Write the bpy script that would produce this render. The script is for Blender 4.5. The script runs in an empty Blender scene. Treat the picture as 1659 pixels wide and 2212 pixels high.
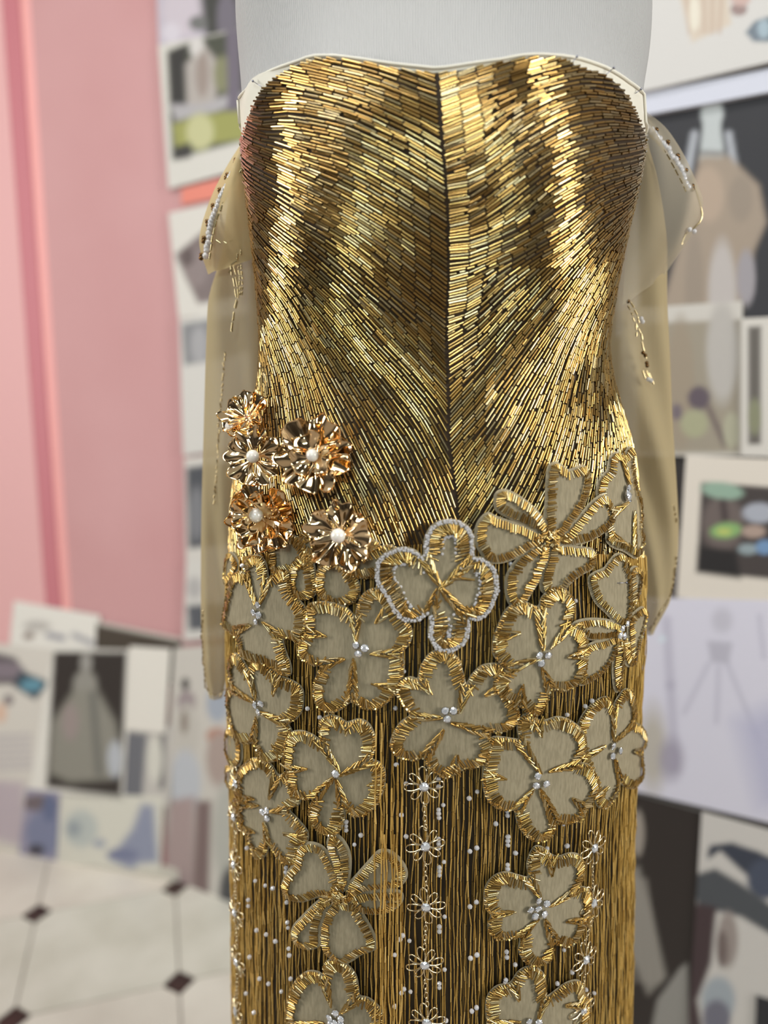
import bpy, bmesh, math, random
import numpy as np
from mathutils import Vector, Matrix

# ------------------------------------------------------------------ camera
FPX, CXP, CYP = 1600.0, 829.5, 1106.0          # focal length and centre for a 1659 x 2212 frame
PITCH = math.radians(8.9)
CAM_Z = 1.15
scene = bpy.context.scene
cam_data = bpy.data.cameras.new('camera')
cam = bpy.data.objects.new('camera', cam_data)
scene.collection.objects.link(cam)
cam.location = (0, 0, CAM_Z)
cam.rotation_euler = (math.pi / 2 - PITCH, 0, 0)
cam_data.sensor_fit = 'VERTICAL'
cam_data.sensor_height = 36.0
cam_data.lens = 36.0 * FPX / 2212.0
cam_data.clip_start = 0.02
cam_data.dof.use_dof = True
cam_data.dof.focus_distance = 0.575
cam_data.dof.aperture_fstop = 2.0
scene.camera = cam

# ------------------------------------------------------------------ world, lamps, exposure
world = bpy.data.worlds.new('world')
scene.world = world
world.use_nodes = True
world.node_tree.nodes['Background'].inputs[0].default_value = (0.6, 0.62, 0.66, 1)
world.node_tree.nodes['Background'].inputs[1].default_value = 0.1
vs = scene.view_settings
vs.view_transform = 'Standard'
vs.look = 'None'
vs.exposure = -0.28
vs.gamma = 1.0
vs.use_curve_mapping = False

def area(name, loc, target, sx, sy, power, col):
    d = bpy.data.lights.new(name, 'AREA')
    d.shape = 'RECTANGLE'
    d.size, d.size_y, d.energy, d.color = sx, sy, power, col
    o = bpy.data.objects.new(name, d)
    scene.collection.objects.link(o)
    o.location = loc
    o.rotation_euler = (Vector(target) - Vector(loc)).to_track_quat('-Z', 'Y').to_euler()
    return o
area('added_light_left', (-2.35, 0.30, 1.60), (0, 0.6, 1.15), 0.5, 1.3, 42, (0.98, 0.97, 0.93))  # unseen side light, added for the left bead highlights; no window built
area('added_light_back', (-0.40, -2.8, 2.55), (0, 0.6, 1.1), 0.6, 0.75, 42, (0.80, 0.96, 1.0))  # unseen light added high behind the camera for bead highlights; no window built
area('added_light_right', (2.1, -0.70, 1.62), (0, 0.6, 1.1), 0.75, 1.1, 58, (0.98, 0.97, 0.93))  # unseen side light, added to brighten the beads at the right; no window built
area('added_light_ceiling', (-0.4, 0.2, 2.88), (-0.4, 0.21, 0), 0.9, 0.5, 27, (0.98, 0.98, 0.97))  # unseen overhead light, added to lift the floor and the form

# ------------------------------------------------------------------ helpers
rng = random.Random(7)
C = scene.collection
cp, sp = math.cos(PITCH), math.sin(PITCH)

def rays(px):
    px = np.asarray(px, float).reshape(-1, 2)
    x = (px[:, 0] - CXP) / FPX
    v = (CYP - px[:, 1]) / FPX
    return np.stack([x, cp + v * sp, -sp + v * cp], 1)
CAM = np.array([0, 0, CAM_Z])

def s2l(c):
    return tuple(((v / 255) / 12.92 if v / 255 <= 0.04045 else ((v / 255 + 0.055) / 1.055) ** 2.4) for v in c)

def mat(name, base=(0.5, 0.5, 0.5), rough=0.5, metal=0.0, attr=None, **kw):
    m = bpy.data.materials.new(name)
    m.use_nodes = True
    nt = m.node_tree
    b = nt.nodes['Principled BSDF']
    b.inputs['Base Color'].default_value = (*base, 1)
    b.inputs['Roughness'].default_value = rough
    b.inputs['Metallic'].default_value = metal
    for k, v in kw.items():
        b.inputs[k.replace('_', ' ')].default_value = v
    if attr:
        a = nt.nodes.new('ShaderNodeAttribute')
        a.attribute_name = attr
        nt.links.new(a.outputs['Color'], b.inputs['Base Color'])
    return m

def noise_col(m, c1, c2, scale, detail=3, coord='Object', bump=0.0, stretch=None):
    nt = m.node_tree
    b = nt.nodes['Principled BSDF']
    tc = nt.nodes.new('ShaderNodeTexCoord')
    n = nt.nodes.new('ShaderNodeTexNoise')
    n.inputs['Scale'].default_value = scale
    n.inputs['Detail'].default_value = detail
    src = tc.outputs[coord]
    if stretch:
        mp = nt.nodes.new('ShaderNodeMapping')
        mp.inputs['Scale'].default_value = stretch
        nt.links.new(src, mp.inputs['Vector'])
        src = mp.outputs['Vector']
    nt.links.new(src, n.inputs['Vector'])
    r = nt.nodes.new('ShaderNodeValToRGB')
    r.color_ramp.elements[0].position, r.color_ramp.elements[1].position = 0.35, 0.65
    r.color_ramp.elements[0].color, r.color_ramp.elements[1].color = (*c1, 1), (*c2, 1)
    nt.links.new(n.outputs['Fac'], r.inputs['Fac'])
    nt.links.new(r.outputs['Color'], b.inputs['Base Color'])
    if bump:
        bp = nt.nodes.new('ShaderNodeBump')
        bp.inputs['Strength'].default_value = bump
        bp.inputs['Distance'].default_value = 0.002
        nt.links.new(n.outputs['Fac'], bp.inputs['Height'])
        nt.links.new(bp.outputs['Normal'], b.inputs['Normal'])
    return m

def mesh_np(name, V, Fs, cols=None, smooth=True):
    """mesh from an (n,3) array and faces: list of (m,k) integer arrays"""
    me = bpy.data.meshes.new(name)
    V = np.asarray(V, np.float32)
    me.vertices.add(len(V))
    me.vertices.foreach_set('co', V.ravel())
    Fs = [np.asarray(f, np.int32) for f in Fs if len(f)]
    loops = np.concatenate([f.ravel() for f in Fs])
    tot = np.concatenate([np.full(len(f), f.shape[1], np.int32) for f in Fs])
    start = np.concatenate([[0], np.cumsum(tot)[:-1]]).astype(np.int32)
    me.loops.add(len(loops))
    me.loops.foreach_set('vertex_index', loops)
    me.polygons.add(len(tot))
    me.polygons.foreach_set('loop_start', start)
    me.polygons.foreach_set('loop_total', tot)
    me.polygons.foreach_set('use_smooth', np.full(len(tot), smooth, bool))
    me.update(calc_edges=True)
    if cols is not None:
        ca = me.color_attributes.new('Col', 'FLOAT_COLOR', 'POINT')
        c4 = np.ones((len(V), 4), np.float32)
        c4[:, :3] = cols
        ca.data.foreach_set('color', c4.ravel())
    me.validate()
    return me

def link(name, me, material=None, parent=None):
    o = bpy.data.objects.new(name, me)
    C.objects.link(o)
    if material is not None and me is not None and not me.materials:
        me.materials.append(material)
    if parent is not None:
        o.parent = parent
        o.matrix_parent_inverse = inv_world(parent)
    return o

_root = {}
def inv_world(p):
    return world_of(p).inverted()
def world_of(o):
    m = o.matrix_basis.copy()
    if o.parent is not None:
        m = world_of(o.parent) @ o.matrix_parent_inverse @ m
    return m

def tag(o, label=None, cat=None, group=None, kind=None):
    for k, v in (('label', label), ('category', cat), ('group', group), ('kind', kind)):
        if v:
            o[k] = v
    return o

def empty(name, loc):
    o = bpy.data.objects.new(name, None)
    C.objects.link(o)
    o.location = loc
    o.empty_display_size = 0.05
    return o

def nrm(a):
    return a / np.maximum(np.linalg.norm(a, axis=-1, keepdims=True), 1e-12)

def cyls(P0, P1, R, n=7, up=None, taper=1.0):
    """many closed little cylinders -> verts, faces"""
    P0, P1 = np.asarray(P0, float), np.asarray(P1, float)
    m = len(P0)
    R = np.broadcast_to(np.asarray(R, float), (m,))
    d = nrm(P1 - P0)
    ref = np.tile([0.31, -0.9, 0.3], (m, 1)) if up is None else up
    a = nrm(np.cross(d, ref))
    b = np.cross(d, a)
    ph = np.arange(n) * 2 * np.pi / n
    ring = (a[:, None, :] * np.cos(ph)[None, :, None] + b[:, None, :] * np.sin(ph)[None, :, None]) * R[:, None, None]
    A_, B_ = P0[:, None, :] + ring * taper, P1[:, None, :] + ring * taper
    V = np.concatenate([A_, B_, A_, B_], 1).reshape(-1, 3)
    base = (np.arange(m) * 4 * n)[:, None]
    i = np.arange(n)
    j = (i + 1) % n
    q = np.stack([i, j, j + n, i + n], 1)
    Q = (base[:, :, None] + q[None]).reshape(-1, 4)
    c0 = base + 2 * n + i[::-1][None]
    c1 = base + 3 * n + i[None]
    return V, [Q, c0, c1], 4 * n

def balls(Pc, R, nu=8, nv=5):
    Pc = np.asarray(Pc, float)
    m = len(Pc)
    R = np.broadcast_to(np.asarray(R, float), (m,))
    th = np.linspace(0, np.pi, nv + 1)[1:-1]
    ph = np.arange(nu) * 2 * np.pi / nu
    pts = [[0, 0, 1]] + [[math.sin(t) * math.cos(p), math.sin(t) * math.sin(p), math.cos(t)] for t in th for p in ph] + [[0, 0, -1]]
    pts = np.array(pts)
    k = len(pts)
    V = (Pc[:, None, :] + pts[None] * R[:, None, None]).reshape(-1, 3)
    tri, quad = [], []
    for i in range(nu):
        j = (i + 1) % nu
        tri.append((0, 1 + i, 1 + j))
        for r in range(nv - 2):
            quad.append((1 + r * nu + i, 1 + (r + 1) * nu + i, 1 + (r + 1) * nu + j, 1 + r * nu + j))
        l = 1 + (nv - 2) * nu
        tri.append((l + i, k - 1, l + j))
    base = (np.arange(m) * k)[:, None, None]
    return V, [(base + np.array(tri)[None]).reshape(-1, 3), (base + np.array(quad)[None]).reshape(-1, 4)], k

def tube(pts, r, n=6, closed=False):
    """one tube along a polyline"""
    P = np.asarray(pts, float)
    m = len(P)
    if closed:
        T = nrm(np.roll(P, -1, 0) - np.roll(P, 1, 0))
    else:
        T = nrm(np.gradient(P, axis=0))
    ref = np.array([0.2, -0.95, 0.25])
    a = nrm(np.cross(T, ref))
    b = np.cross(T, a)
    ph = np.arange(n) * 2 * np.pi / n
    V = (P[:, None, :] + (a[:, None, :] * np.cos(ph)[None, :, None] + b[:, None, :] * np.sin(ph)[None, :, None]) * r).reshape(-1, 3)
    F = []
    for s in range(m if closed else m - 1):
        t = (s + 1) % m
        for i in range(n):
            j = (i + 1) % n
            F.append((s * n + i, s * n + j, t * n + j, t * n + i))
    Fs = [np.array(F)]
    if not closed:
        Fs.append(np.array([list(range(n))[::-1], [(m - 1) * n + i for i in range(n)]]))
    return V, Fs

def join(parts):
    Vs, tri, quad, other, off = [], [], [], {}, 0
    for V, Fs in parts:
        Vs.append(V)
        for f in Fs:
            f = np.asarray(f)
            if len(f):
                other.setdefault(f.shape[1], []).append(f + off)
        off += len(V)
    return np.concatenate(Vs), [np.concatenate(v) for v in other.values()]

def grid_faces(nr, nc, wrap=False):
    F = []
    for r in range(nr - 1):
        for c in range(nc if wrap else nc - 1):
            d = (c + 1) % nc
            F.append((r * nc + c, r * nc + d, (r + 1) * nc + d, (r + 1) * nc + c))
    return np.array(F)

def box_vf(lo, hi):
    x0, y0, z0 = lo
    x1, y1, z1 = hi
    V = np.array([(x0, y0, z0), (x1, y0, z0), (x1, y1, z0), (x0, y1, z0), (x0, y0, z1), (x1, y0, z1), (x1, y1, z1), (x0, y1, z1)], float)
    return V, [np.array([(0, 3, 2, 1), (4, 5, 6, 7), (0, 1, 5, 4), (1, 2, 6, 5), (2, 3, 7, 6), (3, 0, 4, 7)])]

# photograph crops that measurements below were read from: origin and scale
CR = {'A': (420, 1180, 3.4563), 'B': (420, 840, 3.6065), 'C': (780, 1080, 3.4563), 'D': (1000, 960, 3.4563), 'E': (420, 1520, 3.4563),
      'F': (820, 1380, 3.4563), 'G': (1020, 1380, 3.4563), 'H': (580, 1740, 3.4563), 'I': (1020, 1732, 3.4563), 'L': (0, 1700, 2.676), 'P': (0, 0, 1.0)}
def T(k, pts):
    ox, oy, s = CR[k]
    return np.array(pts, float).reshape(-1, 2) / s + (ox, oy)

# ------------------------------------------------------------------ body surface (dress form under the gown)
D = 0.66
ROWS = [(-420, 740, 1180, .80), (-330, 700, 1220, .75), (-250, 600, 1320, .66), (-150, 520, 1398, .58), (-60, 502, 1414, .58), (0, 500, 1418, .60), (100, 507, 1412, .62), (160, 514, 1402, .65), (200, 516, 1394, .67),
        (280, 525, 1393, .70), (330, 527, 1387, .71), (400, 535, 1376, .72), (500, 548, 1350, .73), (600, 558, 1331, .73), (700, 565, 1313, .73),
        (760, 566, 1309, .73), (830, 562, 1322, .73), (900, 543, 1345, .73), (960, 522, 1362, .72), (1000, 512, 1371, .72), (1100, 503, 1380, .72), (1200, 499, 1386, .72),
        (1300, 497, 1386, .72), (1400, 497, 1384, .72), (1500, 499, 1378, .72), (1600, 502, 1373, .72), (1700, 505, 1366, .72), (1800, 506, 1362, .72),
        (1900, 507, 1362, .72), (2000, 508, 1361, .72), (2212, 510, 1357, .72), (2600, 512, 1352, .72)]
_z, _cx, _a, _b = [], [], [], []
for y, xl, xr, k in ROWS:
    (rl, rr) = rays([(xl, y), (xr, y)])
    z = CAM_Z + 0.64 * rl[2] / rl[1]
    tl, tr = rl[0] / rl[1], rr[0] / rr[1]
    lo, hi = 0.01, 0.5
    for _ in range(50):
        a = (lo + hi) / 2
        if math.sqrt(a * a + (tl * k * a) ** 2) + math.sqrt(a * a + (tr * k * a) ** 2) > (tr - tl) * D:
            hi = a
        else:
            lo = a
    _z.append(z); _a.append(a); _b.append(a * k)
    _cx.append(tl * D + math.sqrt(a * a + (tl * k * a) ** 2))
ZT = np.array(_z)[::-1]
zf = np.linspace(ZT[0], ZT[-1], 600)
def _smooth(v):
    f = np.interp(zf, ZT, np.array(v)[::-1])
    ker = np.hanning(25); ker /= ker.sum()
    return np.convolve(np.pad(f, 12, mode='edge'), ker, 'valid')
CXT, AT, BT = _smooth(_cx), _smooth(_a), _smooth(_b)
ZLOW = 0.30
def body_tab(z):
    return np.interp(z, zf, CXT), np.interp(z, zf, AT), np.interp(z, zf, BT)
BUST = [(-0.078, 1.318, 0.026), (0.118, 1.318, 0.026)]
def bump(x, z):
    s = 0
    for bx, bz, A in BUST:
        s = s + A * np.exp(-((x - bx) ** 2 / (2 * 0.058 ** 2) + (z - bz) ** 2 / (2 * np.where(z > bz, 0.050, 0.075) ** 2)))
    return s
A0, B0 = 0.165, 0.119
_th = np.linspace(-np.pi, np.pi, 2001)
_ds = np.sqrt((A0 * np.cos(_th)) ** 2 + (B0 * np.sin(_th)) ** 2)
_s = np.concatenate([[0], np.cumsum((_ds[1:] + _ds[:-1]) / 2 * np.diff(_th))])
_s -= _s[1000]
UMAX = _s[-1]
def th_of(u): return np.interp(u, _s, _th)
def u_of(th): return np.interp(th, _th, _s)

def S0(u, z):
    th = th_of(u)
    cx, a, b = body_tab(z)
    x = cx + a * np.sin(th)
    w = np.clip(np.cos(th), 0, 1) ** 0.5
    y = D - b * np.cos(th) - bump(x, z) * w
    return np.stack([x, y, np.broadcast_to(z, x.shape)], -1)
def SN(u, z):
    u = np.asarray(u, float); z = np.asarray(z, float)
    e = 0.0008
    du = S0(u + e, z) - S0(u - e, z)
    dz = S0(u, z + e) - S0(u, z - e)
    n = nrm(np.cross(du, dz))
    return n, nrm(du), nrm(dz)
def S(u, z, off=0.0):
    u = np.asarray(u, float); z = np.asarray(z, float)
    return S0(u, z) + SN(u, z)[0] * np.asarray(off)[..., None]

def hit(px, off=0.0):
    """pixels -> (u, z, ok) where the sight line first meets the body surface grown by off"""
    px = np.asarray(px, float).reshape(-1, 2)
    d = rays(px)
    n = len(d)
    def g(s):
        P = CAM + d * s[:, None]
        cx, a, b = body_tab(P[:, 2])
        X = (P[:, 0] - cx) / (a + off)
        w = np.sqrt(np.sqrt(np.clip(1 - X * X, 0, 1)))
        Y = (D - P[:, 1] - bump(P[:, 0], P[:, 2]) * w) / (b + off)
        return X * X + Y * Y - 1, P, X, Y
    st = np.linspace(0.42, 0.70, 180)
    best = np.full(n, 1e9); bs = np.full(n, 0.6); first = np.full(n, -1.0)
    prev = None
    for s in st:
        v = g(np.full(n, s) / d[:, 1])[0]
        upd = v < best
        best[upd] = v[upd]; bs[upd] = s
        new = (first < 0) & (v < 0)
        first[new] = s
    ok = first > 0
    lo = np.where(ok, first - (st[1] - st[0]), bs) / d[:, 1]
    hi = np.where(ok, first, bs) / d[:, 1]
    for _ in range(22):
        mid = (lo + hi) / 2
        v = g(mid)[0]
        ins = v < 0
        hi = np.where(ok & ins, mid, hi)
        lo = np.where(ok & ~ins, mid, lo)
    _, P, X, Y = g(hi)
    th = np.arctan2(X, Y)
    return u_of(th), P[:, 2], ok

def project(P):
    P = np.asarray(P, float) - CAM
    f = P[:, 1] * cp - P[:, 2] * sp
    v = P[:, 1] * sp + P[:, 2] * cp
    return np.stack([CXP + FPX * P[:, 0] / f, CYP - FPX * v / f], 1)

def smooth_closed(P, n):
    """closed Catmull-Rom through P, then n points even along its length"""
    P = np.asarray(P, float)
    m = len(P)
    out = []
    for i in range(m):
        p0, p1, p2, p3 = P[i - 1], P[i], P[(i + 1) % m], P[(i + 2) % m]
        for t in np.arange(8) / 8:
            out.append(0.5 * ((2 * p1) + (-p0 + p2) * t + (2 * p0 - 5 * p1 + 4 * p2 - p3) * t * t + (-p0 + 3 * p1 - 3 * p2 + p3) * t ** 3))
    Q = np.array(out + [out[0]])
    l = np.concatenate([[0], np.cumsum(np.linalg.norm(np.diff(Q, axis=0), axis=1))])
    if n is None:
        return Q[:-1], l[-1]
    s = np.linspace(0, l[-1], n, endpoint=False)
    return np.stack([np.interp(s, l, Q[:, k]) for k in range(Q.shape[1])], 1), l[-1]

def smooth_open(P, n):
    P = np.asarray(P, float)
    Q = np.concatenate([[2 * P[0] - P[1]], P, [2 * P[-1] - P[-2]]])
    out = []
    for i in range(1, len(Q) - 2):
        p0, p1, p2, p3 = Q[i - 1], Q[i], Q[i + 1], Q[i + 2]
        for t in np.arange(10) / 10:
            out.append(0.5 * ((2 * p1) + (-p0 + p2) * t + (2 * p0 - 5 * p1 + 4 * p2 - p3) * t * t + (-p0 + 3 * p1 - 3 * p2 + p3) * t ** 3))
    out.append(P[-1])
    Q = np.array(out)
    l = np.concatenate([[0], np.cumsum(np.linalg.norm(np.diff(Q, axis=0), axis=1))])
    s = np.linspace(0, l[-1], n)
    return np.stack([np.interp(s, l, Q[:, k]) for k in range(Q.shape[1])], 1)
# ------------------------------------------------------------------ the room
PINK, SHADED_PINK = s2l((222, 163, 163)), s2l((190, 114, 122))
m_pink = noise_col(mat('pink_paint', PINK, 0.75), s2l((192, 142, 142)), s2l((197, 149, 149)), 3.0)
m_shaded_pink = mat('shaded_pink', SHADED_PINK, 0.6)
m_white = mat('white_paint', (0.5, 0.49, 0.47), 0.7)
m_taupe = mat('taupe_wall', (0.17, 0.145, 0.135), 0.75)
m_shade = mat('grey_brown_paint', (0.10, 0.09, 0.085), 0.7)
CORNER = np.array([-0.466, 1.617])
DL = nrm(np.array([-1.0, 0.27])); DR = nrm(np.array([1.925, -1.012]))
LEFT_END = CORNER + DL * 2.15
PINK_END = CORNER + DL * 1.15
RIGHT_END = CORNER + DR * 3.3
CEIL = 2.95

def wall_slab(name, p, q, z0, z1, thick, material, parent=None):
    """vertical slab whose visible face runs p -> q; thickness goes away from the room"""
    p, q = np.array(p, float), np.array(q, float)
    d = nrm(q - p)
    n = np.array([d[1], -d[0]])
    if np.dot(n, np.array([0, -0.3]) - p) > 0:
        n = -n
    P = [p, q, q + n * thick, p + n * thick]
    V = np.array([(a[0], a[1], z) for z in (z0, z1) for a in P])
    F = [np.array([(0, 3, 2, 1), (4, 5, 6, 7), (0, 1, 5, 4), (1, 2, 6, 5), (2, 3, 7, 6), (3, 0, 4, 7)])]
    return link(name, mesh_np(name, V, F, smooth=False), material, parent)

for nm, p, q, mm in (('wall_left', CORNER, PINK_END, m_pink), ('wall_northwest', PINK_END, LEFT_END, m_taupe), ('wall_corner', CORNER, CORNER + DR * 0.16, m_pink), ('wall_right', CORNER + DR * 0.16, RIGHT_END, m_taupe),
                     ('wall_west', LEFT_END, (-2.55, -3.0), m_shade), ('wall_back', (-2.55, -3.0), (2.55, -3.0), m_shade),
                     ('wall_east', (2.55, -3.0), RIGHT_END, m_shade)):
    tag(wall_slab(nm, p, q, -0.02, CEIL, 0.08, mm), kind='structure')
V, F = box_vf((-3, -3.1, CEIL), (3, 2.5, CEIL + 0.05))
tag(link('ceiling', mesh_np('ceiling', V, F, smooth=False), m_white), kind='structure')

# moulding of the pink panelling, seen at the left edge of the frame
def on_line(p, d, px, y=700):
    """plan distance along line p + t d at which the sight line of pixel column px crosses it"""
    r = rays([(px, y)])[0]
    A = np.array([[d[0], -r[0]], [d[1], -r[1]]])
    return np.linalg.solve(A, -np.array(p))[0]
NL = np.array([DL[1], -DL[0]])
if np.dot(NL, -CORNER) < 0:
    NL = -NL
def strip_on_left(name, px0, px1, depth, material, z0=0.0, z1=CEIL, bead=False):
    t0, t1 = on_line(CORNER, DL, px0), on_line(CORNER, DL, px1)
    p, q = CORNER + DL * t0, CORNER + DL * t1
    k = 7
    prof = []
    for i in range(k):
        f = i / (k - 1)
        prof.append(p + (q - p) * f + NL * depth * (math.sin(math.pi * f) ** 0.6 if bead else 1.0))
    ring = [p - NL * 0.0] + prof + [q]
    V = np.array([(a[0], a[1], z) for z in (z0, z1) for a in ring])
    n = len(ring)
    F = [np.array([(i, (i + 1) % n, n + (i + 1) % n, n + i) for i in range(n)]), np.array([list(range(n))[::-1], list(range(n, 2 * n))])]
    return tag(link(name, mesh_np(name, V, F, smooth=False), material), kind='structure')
strip_on_left('trim_1', 57, 91, 0.002, m_shaded_pink)  # shaded side of the moulding, its shade put into a darker pink
strip_on_left('trim_2', 91, 112, 0.0045, mat('highlight_pink', s2l((232, 162, 158)), 0.55), bead=True)  # rounded edge with its highlight put into a lighter pink
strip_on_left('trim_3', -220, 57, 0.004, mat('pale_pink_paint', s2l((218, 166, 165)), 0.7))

m_skirting = mat('skirting_marble', s2l((196, 190, 178)), 0.5)
tag(wall_slab('baseboard_left', CORNER + NL * 0.008, LEFT_END + NL * 0.008, 0, 0.032, 0.008, m_skirting), kind='structure')
NR = np.array([DR[1], -DR[0]]); NR = NR if np.dot(NR, -CORNER) > 0 else -NR
tag(wall_slab('baseboard_right', CORNER + NR * 0.008, RIGHT_END + NR * 0.008, 0, 0.032, 0.008, m_skirting), kind='structure')

# marble floor: octagonal slabs with small dark square insets
m_grout = mat('grout', s2l((150, 140, 132)), 0.8)
V, F = box_vf((-3, -3.1, -0.05), (3, 2.5, -0.004))
floor = tag(link('floor', mesh_np('floor', V, F, smooth=False), m_grout), kind='structure')
marbles = []
for i, (c1, c2) in enumerate((((222, 216, 204), (206, 198, 186)), ((226, 218, 206), (212, 202, 190)), ((220, 216, 204), (202, 198, 184)))):
    marbles.append(noise_col(mat('marble_%d' % i, rough=0.32), s2l(c2), s2l(c1), 5.0 + i, 6))
m_dark = noise_col(mat('dark_stone', rough=0.3), s2l((52, 30, 28)), s2l((66, 42, 38)), 20)
E2 = 0.300 * np.array([math.cos(math.radians(17.1)), math.sin(math.radians(17.1))])
E1 = 0.300 * np.array([math.sin(math.radians(17.1)), -math.cos(math.radians(17.1))])
O = np.array([-0.6934, 1.2209])
cut = 0.034
h = 0.5 - 0.006
octo = [(-h + cut * 3, -h), (h - cut * 3, -h), (h, -h + cut * 3), (h, h - cut * 3), (h - cut * 3, h), (-h + cut * 3, h), (-h, h - cut * 3), (-h, -h + cut * 3)]
def prism(pts2, z0, z1):
    n = len(pts2)
    V = np.array([(x, y, z) for z in (z0, z1) for x, y in pts2])
    return V, [np.array([(i, (i + 1) % n, n + (i + 1) % n, n + i) for i in range(n)]), np.array([list(range(n))[::-1], list(range(n, 2 * n))])]
flip = np.cross(np.append(E1, 0), np.append(E2, 0))[2] < 0
def lat(pts):
    P = [tuple(E1 * a + E2 * b) for a, b in pts]
    return P[::-1] if flip else P
tile_me = [mesh_np('tile_%d' % i, *prism(lat(octo), -0.012, 0.0), smooth=False) for i in range(3)]
for i in range(3):
    tile_me[i].materials.append(marbles[i])
c = cut * 3 - 0.008
inset_me = mesh_np('tile_inset', *prism(lat([(-c, 0), (0, -c), (c, 0), (0, c)]), -0.012, 0.0005), smooth=False)
inset_me.materials.append(m_dark)
def inside_room(P):
    for p, d in ((CORNER, DL), (CORNER, DR)):
        n = np.array([d[1], -d[0]])
        s = np.dot(n, P - p) * np.sign(np.dot(n, -p))
        if s < -0.16:
            return False
    return abs(P[0]) < 2.4
for i in range(-5, 4):
    for j in range(-4, 4):
        Pc = O + E1 * (i + 0.5) + E2 * (j + 0.5)
        if all(inside_room(Pc + E1 * a + E2 * b) for a, b in ((0, 0),)) and Pc[1] > 0.55:
            o = link('tile', tile_me[(i * 7 + j * 3) % 3], None, floor)
            o.location = (Pc[0], Pc[1], rng.uniform(-0.0004, 0.0004))
        Pn = O + E1 * i + E2 * j
        if inside_room(Pn) and Pn[1] > 0.55:
            o = link('tile_inset', inset_me, None, floor)
            o.location = (Pn[0], Pn[1], 0)

# ------------------------------------------------------------------ prints and sketches pinned to the wall (flat print as point colours)
m_print = mat('print', rough=0.62, attr='Col')
def plane_hit(px, wall, off):
    d = DL if wall == 'L' else DR
    n = np.array([d[1], -d[0]])
    if np.dot(n, -CORNER) < 0:
        n = -n
    P0 = CORNER + n * off
    r = rays(px)
    t = np.dot(P0, n) / (r[:, :2] @ n)
    return CAM + r * t[:, None], np.append(n, 0)

def fill(col, mask, c, alpha=1.0):
    a = (np.clip(mask, 0, 1) * alpha)[:, None]
    return col * (1 - a) + np.array(s2l(c)) * a
def ell(q, cx, cy, rx, ry, soft=0.35, rot=0):
    x, y = q[:, 0] - cx, q[:, 1] - cy
    c_, s_ = math.cos(math.radians(rot)), math.sin(math.radians(rot))
    x, y = x * c_ + y * s_, -x * s_ + y * c_
    return np.clip((1 - np.sqrt((x / rx) ** 2 + (y / ry) ** 2)) / soft + 0.5, 0, 1)
def poly(q, pts, soft=5.0):
    pts = np.array(pts, float)
    n = len(pts)
    inside = np.zeros(len(q), bool)
    dist = np.full(len(q), 1e9)
    for i in range(n):
        a, b = pts[i], pts[(i + 1) % n]
        cond = ((a[1] > q[:, 1]) != (b[1] > q[:, 1]))
        with np.errstate(divide='ignore', invalid='ignore'):
            xi = (b[0] - a[0]) * (q[:, 1] - a[1]) / (b[1] - a[1]) + a[0]
        inside ^= cond & (q[:, 0] < xi)
        ab = b - a
        t = np.clip(((q - a) @ ab) / max(ab @ ab, 1e-9), 0, 1)
        dist = np.minimum(dist, np.linalg.norm(q - a - t[:, None] * ab, axis=1))
    return np.clip(0.5 + np.where(inside, dist, -dist) / soft, 0, 1)
def seg(q, a, b, w):
    a, b = np.array(a, float), np.array(b, float)
    ab = b - a
    t = np.clip(((q - a) @ ab) / (ab @ ab), 0, 1)
    return np.clip(1.3 - np.linalg.norm(q - a - t[:, None] * ab, axis=1) / w, 0, 1)
def blot(q, sc, seed):
    r = np.random.RandomState(seed)
    v = 0
    for k in range(5):
        a = r.uniform(0, 6.28); f = sc * r.uniform(0.6, 1.8)
        v = v + np.sin((q[:, 0] * math.cos(a) + q[:, 1] * math.sin(a)) / f + r.uniform(0, 6.28))
    return np.clip(0.5 + v / 5, 0, 1)

def make_print(name, label, cat, wall, quad, off, paper, draw=None, cell=5.0, group=None, thick=0.0025):
    quad = np.array(quad, float)                     # top left, top right, bottom right, bottom left
    w = max(np.linalg.norm(quad[1] - quad[0]), np.linalg.norm(quad[2] - quad[3]))
    hh = max(np.linalg.norm(quad[3] - quad[0]), np.linalg.norm(quad[2] - quad[1]))
    nc, nr = max(4, int(w / cell)), max(4, int(hh / cell))
    P, n = plane_hit(quad, wall, off)
    u, v = np.meshgrid(np.linspace(0, 1, nc), np.linspace(0, 1, nr))
    u, v = u.ravel()[:, None], v.ravel()[:, None]
    G = (P[0] * (1 - u) + P[1] * u) * (1 - v) + (P[3] * (1 - u) + P[2] * u) * v
    q = project(G)
    col = np.tile(np.array(s2l(paper)), (len(G), 1))
    if draw:
        col = draw(q, col)
    k = len(G)
    rim = list(range(nc)) + [r * nc + nc - 1 for r in range(1, nr)] + [(nr - 1) * nc + c_ for c_ in range(nc - 2, -1, -1)] + [r * nc for r in range(nr - 2, 0, -1)]
    B = G[rim] - n * thick
    m_ = len(rim)
    side = np.array([(rim[i], k + i, k + (i + 1) % m_, rim[(i + 1) % m_]) for i in range(m_)])
    me = mesh_np(name, np.concatenate([G, B]), [grid_faces(nr, nc)[:, ::-1], side], np.concatenate([col, np.tile(np.array(s2l((225, 220, 212))), (m_, 1))]), smooth=False)
    o = link(name, me, m_print)
    return tag(o, label, cat, group or 'prints and sketches pinned to the wall')

WHITE = (222, 217, 209)
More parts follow.
